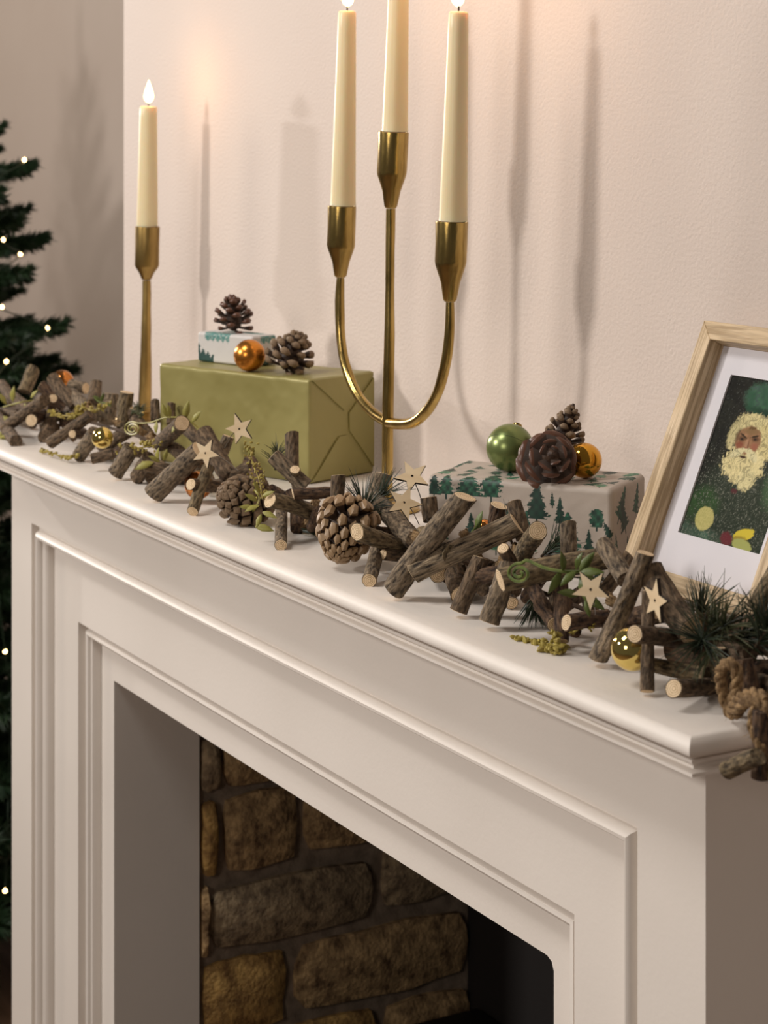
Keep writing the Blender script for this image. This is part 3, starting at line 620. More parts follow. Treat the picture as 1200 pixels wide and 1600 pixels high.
def art():
    w_, h_ = a1-a0, c1-c0; nx = 190; ny = int(nx*h_/w_)
    i, j = np.meshgrid(np.arange(nx+1), np.arange(ny+1), indexing='ij'); s = i/nx; t = 1-j/ny
    asp = h_/w_; x = s; y = t*asp
    n1 = vn(x, y, 60); n2 = vn(x, y, 18, 5); n3 = vn(x, y, 120, 9); nb = vn(x, y, 6, 3)
    col = np.stack([0.012+0.02*n1*n2, 0.012+0.022*n1*n2, 0.010+0.014*n1*n2], -1)
    def put(mask, c):
        nonlocal col
        mk_ = np.clip(mask, 0, 1)[..., None]; col = col*(1-mk_)+np.stack(np.broadcast_arrays(*c), -1)*mk_
    def ell(cx, cy, rx, ry, soft=0.12, rot=0, jag=0.25):
        dx, dy = (s-cx), (t-cy)*asp; c, q = math.cos(rot), math.sin(rot); u = (dx*c+dy*q)/rx; v = (-dx*q+dy*c)/(ry*asp)
        rr = np.sqrt(u*u+v*v)+jag*(n1-0.5)+jag*0.5*(n3-0.5); return np.clip((1-rr)/soft, 0, 1)
    # cloak with snow flecks, green sleeves
    put(ell(0.55, 0.85, 0.62, 0.45, 0.3), (0.02+0.05*n1*n3, 0.03+0.05*n1*n3, 0.018+0.04*n1*n3))
    put(ell(0.98, 0.56, 0.22, 0.22, 0.3, 0.3)*(0.5+0.5*n2), (0.05+0.06*n1, 0.10+0.10*n1, 0.045+0.05*n1))
    put(ell(0.15, 0.80, 0.25, 0.14, 0.5)*(0.3+0.6*n2), (0.03, 0.065+0.04*n1, 0.02))
    put(ell(0.10, 0.99, 0.50, 0.08, 0.5)*(0.3+0.6*n2), (0.04+0.1*n3, 0.11+0.1*n3, 0.07+0.08*n3))
    put((n3 > 0.80)*(t > 0.45)*0.6, (0.22, 0.22, 0.17)); put((n3 > 0.86)*0.4, (0.15, 0.16, 0.14))
    # green cap
    put(ell(0.45, 0.125, 0.24, 0.115, 0.25, 0.15), (0.025+0.04*n2, 0.085+0.09*n2*n1, 0.045+0.045*n2))
    put(ell(0.55, 0.20, 0.26, 0.03, 0.5, 0.1)*0.8, (0.012, 0.035, 0.02))
    # hair, beard
    put(ell(0.52, 0.285, 0.30, 0.075, 0.15, 0.12), (0.58+0.16*n3, 0.50+0.16*n3, 0.25+0.10*n3))
    put(ell(0.66, 0.36, 0.16, 0.13, 0.15), (0.52+0.20*n3, 0.44+0.18*n3, 0.20+0.12*n3))
    put(ell(0.25, 0.36, 0.07, 0.10, 0.3), (0.42+0.20*n3, 0.38+0.16*n3, 0.18+0.12*n3))
    put(ell(0.47, 0.52, 0.25, 0.125, 0.10, 0.1, 0.35), (0.60+0.20*n3, 0.52+0.18*n3, 0.26+0.12*n3))
    put(ell(0.56, 0.60, 0.12, 0.075, 0.2, 0.1, 0.4), (0.56+0.20*n3, 0.50+0.18*n3, 0.26+0.12*n3))
    # face
    put(ell(0.44, 0.375, 0.155, 0.092, 0.12, 0, 0.1), (0.27+0.16*n2*n1, 0.145+0.09*n2*n1, 0.075+0.05*n2*n1))
    put(ell(0.36, 0.41, 0.06, 0.03, 0.6, 0, 0.1)*0.7, (0.22, 0.05, 0.03)); put(ell(0.53, 0.405, 0.06, 0.03, 0.6, 0, 0.1)*0.7, (0.33, 0.11, 0.07))
    put(ell(0.44, 0.32, 0.13, 0.026, 0.5, 0, 0.1)*0.7, (0.22, 0.14, 0.06))
    for cx, cy in ((0.365, 0.372), (0.515, 0.360)):
        put(ell(cx, cy, 0.055, 0.020, 0.5, 0, 0.1)*0.85, (0.10, 0.05, 0.025)); put(ell(cx, cy+0.002, 0.022, 0.008, 0.5, 0, 0)*0.9, (0.012, 0.01, 0.01))
    put(ell(0.375, 0.354, 0.055, 0.008, 0.4, 0.35, 0.3), (0.05, 0.03, 0.015)); put(ell(0.505, 0.345, 0.060, 0.008, 0.4, -0.30, 0.3), (0.05, 0.03, 0.015)); put(ell(0.30, 0.36, 0.03, 0.05, 0.6, 0, 0.3)*0.7, (0.10, 0.06, 0.03)); put(ell(0.44, 0.30, 0.06, 0.014, 0.6, 0, 0.6)*0.7, (0.10, 0.06, 0.02))
    put(ell(0.435, 0.395, 0.026, 0.036, 0.5, -0.12, 0.05), (0.42, 0.24, 0.14)); put(ell(0.455, 0.40, 0.012, 0.035, 0.5, -0.12, 0.05)*0.7, (0.14, 0.06, 0.035)); put(ell(0.43, 0.424, 0.036, 0.010, 0.4, 0, 0), (0.30, 0.11, 0.07))
    put(ell(0.36, 0.458, 0.10, 0.026, 0.2, -0.45, 0.25), (0.68, 0.62, 0.36)); put(ell(0.53, 0.455, 0.10, 0.026, 0.2, 0.45, 0.25), (0.68, 0.62, 0.36))
    put(ell(0.44, 0.476, 0.055, 0.009, 0.4, 0, 0.1), (0.06, 0.03, 0.02))
    st_ = vn(x+0.15*n2, y*0.25, 110, 21); bm_ = np.clip((col.sum(-1)-0.75)*3, 0, 1)[..., None]; col = col*(1-bm_*(0.40*(st_ < 0.42))[..., None])
    # mittens and parcels
    put(ell(0.24, 0.875, 0.115, 0.075, 0.10, 0.1, 0.12), (0.40+0.14*n3, 0.37+0.12*n3, 0.13+0.06*n3))
    put(ell(0.56, 0.955, 0.085, 0.045, 0.3, 0.3, 0.2)*0.8, (0.16, 0.02, 0.03))
    put(ell(0.73, 0.910, 0.12, 0.038, 0.12, -0.3, 0.2), (0.62, 0.50, 0.05)); put(ell(0.71, 0.945, 0.10, 0.03, 0.3, 0, 0.3)*0.7, (0.20, 0.14, 0.03))
    put(ell(0.75, 0.972, 0.12, 0.042, 0.12, 0.1, 0.15), (0.36, 0.38, 0.12))
    put(ell(0.47, 0.68, 0.05, 0.02, 0.5)*0.6, (0.13, 0.02, 0.03))
    V = np.stack([a0-0.001+s*(w_+0.002), np.full_like(s, 0.0157), c0-0.001+(1-t)*(h_+0.002)], -1).reshape(-1, 3); n = ny+1
    V2 = V.tolist(); F = [(p*n+q, (p+1)*n+q, (p+1)*n+q+1, p*n+q+1) for p in range(nx) for q in range(ny)]
    k = len(V2); X0, X1, Z0, Z1 = a0-0.001, a1+0.001, c0-0.001, c1+0.001
    V2 += [(X0, 0.0164, Z0), (X1, 0.0164, Z0), (X1, 0.0164, Z1), (X0, 0.0164, Z1)]; F.append((k+3, k+2, k+1, k))
    me = bpy.data.meshes.new('art_print'); me.from_pydata(V2, [], F); me.materials.append(M_art)
    at = me.color_attributes.new('Col', 'FLOAT_COLOR', 'POINT'); cc = np.concatenate([col.reshape(-1, 3), np.tile([[0.5, 0.5, 0.5]], (4, 1))]); at.data.foreach_set('color', np.concatenate([cc, np.ones((len(cc), 1))], 1).astype(np.float32).ravel())
    me.update(); return me
tag(add('art_print', art(), pf, fM), 'print of a white-bearded old person in a green cap and dark cloak')
# glass pane: clear, faint reflection
def glassmat():
    m = M_glass; N = m.node_tree.nodes; L = m.node_tree.links; N.clear(); o = N.new('ShaderNodeOutputMaterial'); t_ = N.new('ShaderNodeBsdfTransparent'); g = N.new('ShaderNodeBsdfGlossy'); g.inputs['Roughness'].default_value = 0.02
    x = N.new('ShaderNodeMixShader'); x.inputs[0].default_value = 0.025; L.new(t_.outputs[0], x.inputs[1]); L.new(g.outputs[0], x.inputs[2]); L.new(x.outputs[0], o.inputs[0])
glassmat()
b = MB(); b.box((rw-0.002, 0.0118, rw-0.002), (fr_w-rw+0.002, 0.0132, fr_h-rw+0.002)); add('glass_pane', b.me('glass_pane', M_glass, smooth=False), pf, fM)

# ------------------------------------------------------------------ twig garland
gx = onZ(560, 880, ZS)
GAR = thing('twig_garland', (gx.x, YF+0.08, ZS), 'long garland of cut twigs with cones, baubles and wooden stars along the mantel shelf', 'garland')
PX = FPX
def gp(x, y, d, rpx):
    """point of the garland: d = cm behind the shelf edge, or 'g' = lower edge resting on the shelf"""
    if d == 'g':
        z = ZS+0.004
        p = onZ(x, y, z); r = rpx*depth(p)/PX; return onZ(x, y, ZS+min(r*0.75, 0.009))
    p = onY(x, y, YF+d/100.0); r = rpx*depth(p)/PX
    if p.z < ZS+r*1.02 and p.x < XR: p.z = ZS+r*1.02
    return p
def stick(x1, y1, d1, x2, y2, d2, wpx, m=0, cuts='ab', knob=None, bend=0.0, tilt=(0, 0), label=None):
    a = gp(x1, y1, d1, wpx/2); c = gp(x2, y2, d2, wpx/2)
    r = wpx/2*(depth(a)+depth(c))/2/PX*0.98; L = (c-a).length
    M = frame_M((a+c)/2, c-a); K = 14; n = max(5, int(L/0.006)); V = []; F = []
    sd = Vector((random.random()*90, random.random()*90, 0)); ph = random.random()*6.28
    t1, t2 = random.uniform(-.35, .35), random.uniform(-.35, .35)
    tp = random.uniform(-0.06, 0.06)
    prof = []
    for i in range(n+1):
        t = i/n; z = -L/2+L*t; bx = bend*r*math.sin(PI*t)+0.12*r*noise.noise(sd+Vector((0, 0, t*3))); 
        row = []
        for k in range(K):
            an = 2*PI*k/K
            q = r*(1+tp*(2*t-1))*(1+0.09*noise.noise(sd+Vector((math.cos(an)*1.3, math.sin(an)*1.3, z*90)))+0.05*noise.noise(sd+Vector((math.cos(an)*4, math.sin(an)*4, z*400))))
            if knob and abs(t-knob[0]) < 0.12: q *= 1+knob[1]*(1-abs(t-knob[0])/0.12)*max(0, math.cos(an-ph))**3*1.5
            x, y = bx+q*math.cos(an), q*math.sin(an)
            zz = z+(t1*x if i == 0 else (t2*x if i == n else 0))
            row.append((x, y, zz))
        V += row; prof.append(row)
    for i in range(n):
        for k in range(K): F.append((i*K+k, i*K+(k+1) % K, (i+1)*K+(k+1) % K, (i+1)*K+k))
    F.append(tuple(range(K))[::-1]); F.append(tuple(n*K+k for k in range(K)))
    o = add('stick', mk('stick', V, F, M_bark[m], smooth=True, sharp=50), GAR, M)
    if label: o['label'] = label
    for e, row, sg_ in (('a', prof[0], -1), ('b', prof[-1], 1)):
        if e in cuts:
            cx = sum(v[0] for v in row)/K; cy = sum(v[1] for v in row)/K; cz = sum(v[2] for v in row)/K
            inn = [((v[0]-cx)*0.90, (v[1]-cy)*0.90, (v[2]-cz)*0.90+sg_*0.0003) for v in row]; out = [((v[0]-cx)*0.93, (v[1]-cy)*0.93, (v[2]-cz)*0.93-sg_*0.0003) for v in row]
            VV = inn+out; FF = [tuple(range(K)) if sg_ > 0 else tuple(range(K))[::-1]]+[((k+1) % K, k, K+k, K+(k+1) % K) if sg_ > 0 else (k, (k+1) % K, K+(k+1) % K, K+k) for k in range(K)]
            add('cut_end', mk('cut_end', VV, FF, M_cut, smooth=False), o, M @ T((cx, cy, cz)))
    return o
# main wire through the bundle
core_pts = []
for x, y, d in [(-40, 640, 8), (60, 640, 8), (160, 665, 8), (240, 690, 8), (330, 725, 8), (420, 765, 8), (520, 800, 8), (620, 835, 8), (720, 875, 8), (820, 915, 8), (920, 955, 8), (1010, 990, 8), (1100, 1030, 8), (1170, 1060, 7), (1200, 1120, 5)]:
    core_pts.append(onY(x, y, YF+d/100))
b = MB(); b.tube(smooth_path(core_pts, 6), 0.0016, 8); add('core_wire', b.me('core_wire', M_trunk), GAR, Matrix.Identity(4))
ST = [
 # right end group
 (1008,864,5.5, 934,1030,'g',31,0,'ab',(0.80,0.45),0.3),
 (1016,890,6.2, 1080,985,6.2,47,1,'ab',None,-0.3),
 (1013,925,4.6, 1011,1080,'g',22,1,'ab',None,0),
 (992,990,1.8, 1066,1000,7.0,28,1,'a',None,0),
 (1053,1076,2.2, 1110,1080,6.0,29,1,'a',None,0),
 (1025,1040,5.0, 1104,1056,6.0,26,4,'',None,0),
 (1048,1018,7.5, 1130,1030,8.5,34,2,'',None,0),
 (885,973,4.2, 952,963,7.5,26,2,'a',None,0),
 (782,907,2.4, 958,868,9.8,38,4,'ab',None,0.1),
 (944,852,7.0, 978,905,6.4,31,0,'a',None,0),
 (887,818,9.3, 889,868,9.0,27,0,'a',None,0),
 (840,830,6.0, 806,884,8.5,31,4,'ab',None,0.1),
 (803,785,9.0, 820,845,9.0,26,1,'a',None,0),
 (786,857,5.2, 803,885,6.5,20,1,'a',None,0),
 (764,972,'g', 796,880,4.6,33,0,'a',(0.3,0.2),0),
 (716,955,'g', 752,872,4.6,28,1,'ab',None,0),
 (741,901,4.2, 780,897,5.0,26,2,'a',None,0),
 (876,900,6.5, 877,1002,'g',25,2,'b',(0.4,0.5),0),
 (828,912,6.0, 866,975,5.0,24,2,'b',(0.6,0.4),0),
 (800,955,7.5, 780,915,8.5,22,1,'a',None,0),
 (900,1000,7.0, 850,1003,7.0,22,2,'',None,0),
 (940,930,9.0, 985,870,11.0,24,1,'b',None,0),
 # middle group
 (645,895,2.8, 808,818,8.5,38,3,'ab',None,0.05),
 (726,776,5.2, 616,922,'g',38,0,'ab',(0.35,0.2),0.2),
 (660,836,6.2, 706,866,4.6,31,4,'a',None,0),
 (583,778,9.5, 648,846,7.0,32,0,'a',None,0),
 (558,831,2.4, 634,856,7.5,27,4,'a',None,0),
 (577,908,'g', 589,862,5.0,24,0,'a',None,0),
 (598,867,4.8, 640,869,7.5,19,1,'a',None,0),
 (529,743,6.2, 526,800,6.0,23,1,'a',None,0),
 (597,741,10.5, 584,778,9.5,30,0,'a',None,0),
 (458,772,5.0, 520,770,8.0,19,2,'a',None,0),
 (422,782,2.8, 484,800,6.8,25,4,'a',None,0.2),
 (439,852,'g', 440,800,6.0,20,0,'ab',None,0),
 (465,826,'g', 464,785,7.5,24,2,'',None,0),
 (456,678,9.5, 458,742,9.0,22,1,'a',None,0),
 (427,712,6.0, 478,760,8.0,26,0,'a',None,0),
 (461,734,7.0, 466,765,8.5,18,4,'a',None,0),
 (669,778,9.0, 674,812,9.0,27,1,'a',None,0),
 (780,790,9.0, 774,826,8.8,29,2,'a',None,0),
 (685,898,6.0, 668,870,8.0,26,1,'a',None,0),
 (720,930,'g', 700,866,8.5,34,1,'a',None,0),
 (754,920,6.0, 736,880,8.5,22,1,'',None,0),
 (540,800,8.0, 500,812,9.5,24,4,'',None,0),
 (655,860,9.0, 700,915,8.0,26,2,'',None,0),
 (860,880,8.5, 810,900,9.0,28,2,'',None,0),
 # left group
 (241,771,'g', 312,704,4.8,34,0,'ab',None,0),
 (301,799,'g', 326,730,5.2,20,4,'ab',None,0.3),
 (298,757,2.8, 345,762,6.5,19,1,'a',None,0),
 (318,678,7.5, 360,748,8.0,31,1,'a',None,0),
 (357,682,10.0, 348,706,9.5,20,0,'a',None,0),
 (198,613,9.5, 192,665,9.0,23,4,'a',(0.35,0.35),0),
 (242,628,11.5, 243,658,11.0,15,1,'a',None,0),
 (267,631,11.5, 267,662,11.0,15,1,'a',None,0),
 (284,661,6.0, 250,693,8.0,26,1,'a',None,0),
 (228,728,3.2, 266,735,5.0,21,1,'a',None,0),
 (214,746,'g', 232,716,4.8,24,1,'a',None,0),
 (238,748,'g', 240,722,8.0,22,1,'',None,0),
 (180,740,'g', 206,700,4.6,27,0,'a',None,0),
 (143,717,3.2, 176,709,5.0,18,1,'a',None,0),
 (124,711,'g', 150,676,5.0,25,0,'a',None,0),
 (78,693,3.0, 143,648,6.0,19,1,'a',None,0),
 (113,678,4.0, 140,680,7.0,14,2,'a',None,0),
 (70,684,'g', 82,650,7.5,22,1,'',None,0),
 (49,657,4.5, 76,645,8.0,20,2,'a',None,0),
 (8,668,3.5, 70,625,5.5,20,1,'a',None,0),
 (52,578,11.0, 38,612,9.5,22,4,'a',None,0),
 (82,592,8.0, 118,636,9.0,21,1,'a',None,0),
 (64,602,7.5, 100,636,9.5,18,2,'a',None,0),
 (83,623,6.5, 78,648,8.0,15,2,'a',None,0),
 (150,598,11.0, 147,632,10.0,21,1,'a',None,0),
 (173,616,11.0, 166,662,10.0,27,0,'a',(0.4,0.3),0),
 (134,607,11.5, 110,600,10.5,18,0,'a',None,0),
 (212,655,9.5, 236,690,9.5,24,1,'',None,0),
 (176,690,8.0, 202,672,9.0,22,1,'',None,0),
 (188,676,9.0, 210,640,10.0,20,1,'b',None,0),
 (290,668,10.0, 312,690,10.0,20,1,'a',None,0),
 (270,700,9.0, 300,720,8.0,22,1,'',None,0),
 (100,660,9.0, 130,640,9.0,18,2,'',None,0),
 (20,620,9.0, 45,640,9.0,20,1,'a',None,0),
 (-12,645,7.0, 25,690,'g',20,1,'',None,0),
 (2,600,11.0, 22,628,10.0,18,1,'a',None,0),
 (112,615,9.5, 150,650,8.5,20,0,'',None,0),
 (330,760,7.5, 318,735,9.0,22,1,'',None,0),
 (365,745,8.0, 395,730,9.0,24,1,'',None,0),
 (390,720,9.5, 410,765,8.5,24,2,'',None,0),
 # hanging end
 (1136,1203,0.9, 1185,1182,0.9,29,4,'a',None,0),
 (1190,1110,2.6, 1188,1215,2.6,29,2,'',None,0),
 (1160,1030,5.5, 1175,1095,5.5,34,2,'',None,0),
 (1178,955,8.0, 1225,870,10.0,30,4,'a',None,0),
 (1120,1000,9.0, 1215,1010,9.0,34,1,'',None,0),
 (1140,1050,9.0, 1225,1045,8.0,32,2,'',None,0),
 (1095,1085,7.5, 1140,1095,7.0,34,2,'',None,0),
 (1080,1040,10.0, 1150,1035,10.0,36,1,'',None,0),
 (1090,985,9.5, 1230,975,9.5,38,2,'',None,0),
 (1150,1075,8.0, 1225,1075,6.5,34,1,'',None,0),
 (1060,1060,8.5, 1130,1070,9.0,30,2,'',None,0),
]
for a in ST: stick(*a[:8], cuts=a[8], knob=a[9], bend=a[10])
# dark filler sticks deep in the bundle
rg = random.Random(11)
for i in range(46):
    x = 15+i*25+rg.uniform(-8, 8); f = x/1180; yc = 640+ (1020-640)*f + rg.uniform(-10, 22)*(0.6+f)
    sc = 0.55+0.6*f; ang = rg.uniform(0, PI); ln = (20+rg.uniform(0, 12))*sc
    dx, dy = math.cos(ang)*ln, math.sin(ang)*ln; d = rg.uniform(7.2, 8.6)
    stick(x-dx, yc-dy*0.7, d+rg.uniform(-1, 1), x+dx, yc+dy*0.7, d, 24*sc, rg.choice([1, 2, 1]), cuts='a' if rg.random() < 0.4 else '', bend=0)
# jute wraps where sticks are bound
def twine(x, y, d, rpx, axpx, turns=4, w=0.0011, spread=0.006, squash=0.8):
    c = onY(x, y, YF+d/100); k = depth(c)/PX; ax = (RT*axpx[0]-UP*axpx[1]+FW*axpx[2]).normalized(); M = frame_M(c, ax); P = []
    n = 26*turns
    for i in range(n):
        a = 2*PI*turns*i/n; r = rpx*k*(1+0.08*noise.noise(Vector((i*0.3, x, 0))))
        P.append(Vector((math.cos(a)*r, math.sin(a)*r*squash, -spread/2+spread*i/n+0.0008*noise.noise(Vector((i*0.5, 3, y))))))
    b = MB(); b.tube(P, w, 6, jit=0.5)
    for i in range(70):      # loose fibres
        p = rg.choice(P); q = p+Vector((rg.uniform(-1, 1), rg.uniform(-1, 1), rg.uniform(-1, 1)))*0.0045; b.tube([p, (p+q)/2+Vector((0, 0, 0.0006)), q], 0.00011, 3, caps=False)
    add('jute_twine', b.me('jute_twine', M_jute), GAR, M)
for a in [(968,948,7.0,22,(0.7,-0.9,0.2)),(735,852,6.2,24,(0.9,-0.5,0.2)),(664,848,6.0,24,(0.6,-0.9,0.3)),(800,880,8.0,22,(0.4,-0.8,0.2)),(488,800,7.5,20,(0.9,0.3,0.2)),(476,815,7.5,20,(0.2,1,0.2)),
          (312,712,8.0,18,(0.7,-0.7,0)),(243,690,8.5,15,(0.7,-0.6,0)),(222,672,9.0,14,(0.4,-0.6,0)),(190,660,9.0,14,(0.2,1,0)),(142,640,8.5,12,(0.7,-0.6,0)),(80,640,8.0,12,(0.7,-0.6,0)),(1060,995,8.0,20,(1,0.2,0.2)),(815,862,8.5,18,(-0.3,1,0.1))]: twine(*a)
# thick jute rope knot at the hanging end
def rope(pts, r, tw=38):
    P = smooth_path(pts, 14); b = MB()
    for s_ in range(3):
        Q = []; acc = 0
        for i, p in enumerate(P):
            t = (P[min(i+1, len(P)-1)]-P[max(i-1, 0)]).normalized(); u = (Vector((0.3, 1, 0.2))-t*Vector((0.3, 1, 0.2)).dot(t)).normalized(); v = t.cross(u)
            if i: acc += (P[i]-P[i-1]).length
            a = acc/(r*6.5)*2*PI+s_*2*PI/3; Q.append(p+(u*math.cos(a)+v*math.sin(a))*r*0.52)
        b.tube(Q, r*0.60, 8, jit=0.12)
    for i in range(220):
        p = rg.choice(P)+Vector((rg.uniform(-1, 1), rg.uniform(-1, 1), rg.uniform(-1, 1)))*r*0.9; q = p+Vector((rg.uniform(-1, 1), rg.uniform(-1, 1), rg.uniform(-1, 1)))*0.004; b.tube([p, q], 0.0001, 3, caps=False)
    return b
def kp(x, y, d): return onY(x, y, YF+d/100)
b = rope([kp(1143, 1120, 4.4), kp(1130, 1085, 4.0), kp(1126, 1050, 3.6), kp(1140, 1036, 3.6), kp(1152, 1052, 3.8), kp(1148, 1085, 3.8), kp(1144, 1115, 3.7), kp(1152, 1095, 3.2), kp(1176, 1084, 3.0), kp(1200, 1092, 3.0)], 0.0032)
add('jute_knot', b.me('jute_knot', M_jute), GAR, Matrix.Identity(4))
b = rope([kp(1150, 1115, 3.2), kp(1166, 1096, 2.8), kp(1190, 1098, 2.8), kp(1205, 1125, 3.0), kp(1200, 1160, 3.6), kp(1205, 1200, 4.0)], 0.0032)
add('jute_knot', b.me('jute_knot', M_jute), GAR, Matrix.Identity(4))
b = rope([kp(1180, 1105, 2.6), kp(1176, 1135, 2.4), kp(1188, 1165, 2.4), kp(1196, 1190, 2.8), kp(1208, 1215, 3.0)], 0.0028)
add('jute_knot', b.me('jute_knot', M_jute), GAR, Matrix.Identity(4))
# cones
c = onY(374, 785, YF+0.042); c.z = max(c.z, ZS+0.0215)
cone(c, -FW*0.55-RT*0.55+UP*0.35, 0.040, 0.0245, 100, S_closed2, -45, 84, parent=GAR, seed=21, core=0.55, sl=0.95, jag=0.06)
c = onY(538, 852, YF+0.038); c.z = max(c.z, ZS+0.0245)
cone(c, -FW*0.6-UP*0.55-RT*0.15, 0.046, 0.0245, 92, S_closed, -45, 84, parent=GAR, seed=22, core=0.55, sl=0.98, jag=0.06)
# baubles
def gb_(x, y, d, rpx, m, ax=UP):
    p = onY(x, y, YF+d/100); r = rpx*depth(p)/PX; p.z = max(p.z, ZS+r+0.0005); return bauble(p, r, m, None, ax, parent=GAR)
tag(gb_(310, 758, 5.2, 22, M_copg, FW+UP), 'shiny copper bauble'); tag(gb_(160, 684, 4.6, 17, M_gold, FW+UP*.5), 'shiny gold bauble')
tag(gb_(988, 1014, 3.4, 34, M_gold, UP*0.8+RT*0.8+FW*.3), 'large shiny gold bauble'); tag(gb_(97, 596, 11.5, 18, M_copg, FW), 'orange bauble'); tag(gb_(757, 828, 10.5, 17, M_copg, FW), 'copper bauble')
# stars
def star(x, y, d, rpx, roll, yaw=0, pitch=0, wire=None, sx=1.0):
    p = onY(x, y, YF+d/100); r = rpx*depth(p)/PX
    B0 = Matrix((RT, UP, -FW)).transposed()        # local x right, y up, z toward the room
    R = B0 @ Matrix.Rotation(rad(yaw), 3, 'Y') @ Matrix.Rotation(rad(pitch), 3, 'X') @ Matrix.Rotation(rad(roll), 3, 'Z')
    M = R.to_4x4(); M.translation = p; th = 0.0012; V = []; F = []; fm = []
    for z in (-th, th):
        for k in range(10):
            a = PI/2+k*PI/5; q = r if k % 2 == 0 else r*0.42; V.append((q*math.cos(a), q*math.sin(a), z))
        for k in range(10):
            a = PI/2+k*PI/5; V.append((r*0.075*math.cos(a), r*0.075*math.sin(a), z))
    for k in range(10):
        j = (k+1) % 10
        F.append((20+k, 20+j, 30+j, 30+k)); fm.append(0); F.append((j, k, 10+k, 10+j)); fm.append(0)
        F.append((k, j, 20+j, 20+k)); fm.append(1); F.append((10+j, 10+k, 30+k, 30+j)); fm.append(1)
    o = add('wooden_star', mk('wooden_star', V, F, [M_ply, M_char], fm, smooth=False), GAR, M)
    if wire:
        e = onY(wire[0], wire[1], YF+wire[2]/100); mid = (p+e)/2+UP*0.003; b = MB()
        b.tube(smooth_path([p-(-FW)*0.0022, mid, e], 5), 0.0004, 6); add('star_wire', b.me('star_wire', M_steel), o, Matrix.Identity(4))
star(375, 670, 7.0, 25, 20, -22, 0, (350, 700, 8.5)); star(322, 708, 4.2, 24, 192, -22, -8, (372, 735, 7))
star(644, 745, 8.2, 29, 168, 0, -38, (668, 815, 8.5)); star(631, 786, 7.0, 29, 190, 10, -28, (655, 820, 8.0))
star(924, 921, 1.6, 32, 181, -24, -8, (930, 960, 5.5)); star(1026, 938, 2.6, 36, -8, -66, 0, (1020, 975, 6.0))
# pine sprigs: stem with slender needles
def sprig(x, y, d, dirpx, lpx, n, spread, nl, m=None, r=0.00038, name='pine_sprig', stem=0.0009, sag=0.0):
    p = onY(x, y, YF+d/100); k = depth(p)/PX; ax = (RT*dirpx[0]-UP*dirpx[1]-FW*dirpx[2]).normalized(); m = m or M_needle
    b = MB(); q = p+ax*lpx*k; b.tube([p, q], [stem, stem*0.6], 6); o = add(name, b.me(name, M_trunk), GAR, Matrix.Identity(4)); nb = MB()
    for i in range(n):
        t = rg.random()**0.8; a = rg.uniform(0, 2*PI); el = rad(spread*(0.35+0.65*rg.random())); u = frame_M((0, 0, 0), ax).to_3x3()
        dr = (u @ Vector((math.sin(el)*math.cos(a), math.sin(el)*math.sin(a), math.cos(el)))).normalized(); s0 = p+(q-p)*t; L = nl*k*rg.uniform(0.65, 1.1); e = s0+dr*L+Vector((0, 0, -sag*L))
        if s0.z > ZS and e.z < ZS+0.001 and e.x < XR+0.005: e.z = ZS+0.001
        nb.tube([s0, (s0+e)/2+Vector((0, 0, 0.001)), e], [r, r*0.9, r*0.3], 4, caps=False)
    tag(add('needles', nb.me('needles', m, smooth=True), o, Matrix.Identity(4)), kind='stuff')
sprig(565, 815, 7.0, (0.15, -1, 0.4), 30, 110, 70, 62); sprig(600, 800, 8.0, (-0.8, 0.2, 0.5), 40, 60, 60, 60); sprig(585, 790, 9.0, (0.6, -0.8, 0.1), 25, 50, 50, 50)
sprig(838, 925, 6.8, (-0.05, 1, 0.3), 14, 70, 42, 58, r=0.0005); sprig(430, 735, 8.5, (0.1, -1, 0), 26, 60, 60, 32, M_needle2)
sprig(1105, 1005, 6.2, (0.5, -0.7, 0.5), 50, 80, 80, 90, M_needle2, r=0.0005); sprig(1100, 1005, 5.5, (-0.3, -0.5, 0.7), 20, 60, 85, 85); sprig(1150, 1000, 7.5, (0.9, -0.5, 0.3), 60, 90, 70, 85, r=0.0005); sprig(1110, 1010, 5.2, (0, 1, 0.5), 10, 40, 60, 60, M_needle2)
sprig(1085, 985, 8.5, (0.4, -0.9, 0), 35, 60, 50, 75); sprig(845, 870, 9.0, (0.9, -0.7, 0.1), 30, 36, 55, 55); sprig(800, 850, 9.0, (-0.2, -1, 0), 20, 20, 60, 50); sprig(468, 825, 6.5, (0.7, 0.6, 0.2), 10, 8, 20, 50, r=0.0006)
sprig(1180, 1010, 7.0, (0.4, -0.8, 0.4), 50, 70, 70, 80, r=0.0005); sprig(215, 650, 9.5, (0.2, -1, 0), 12, 40, 70, 20, M_needle2)
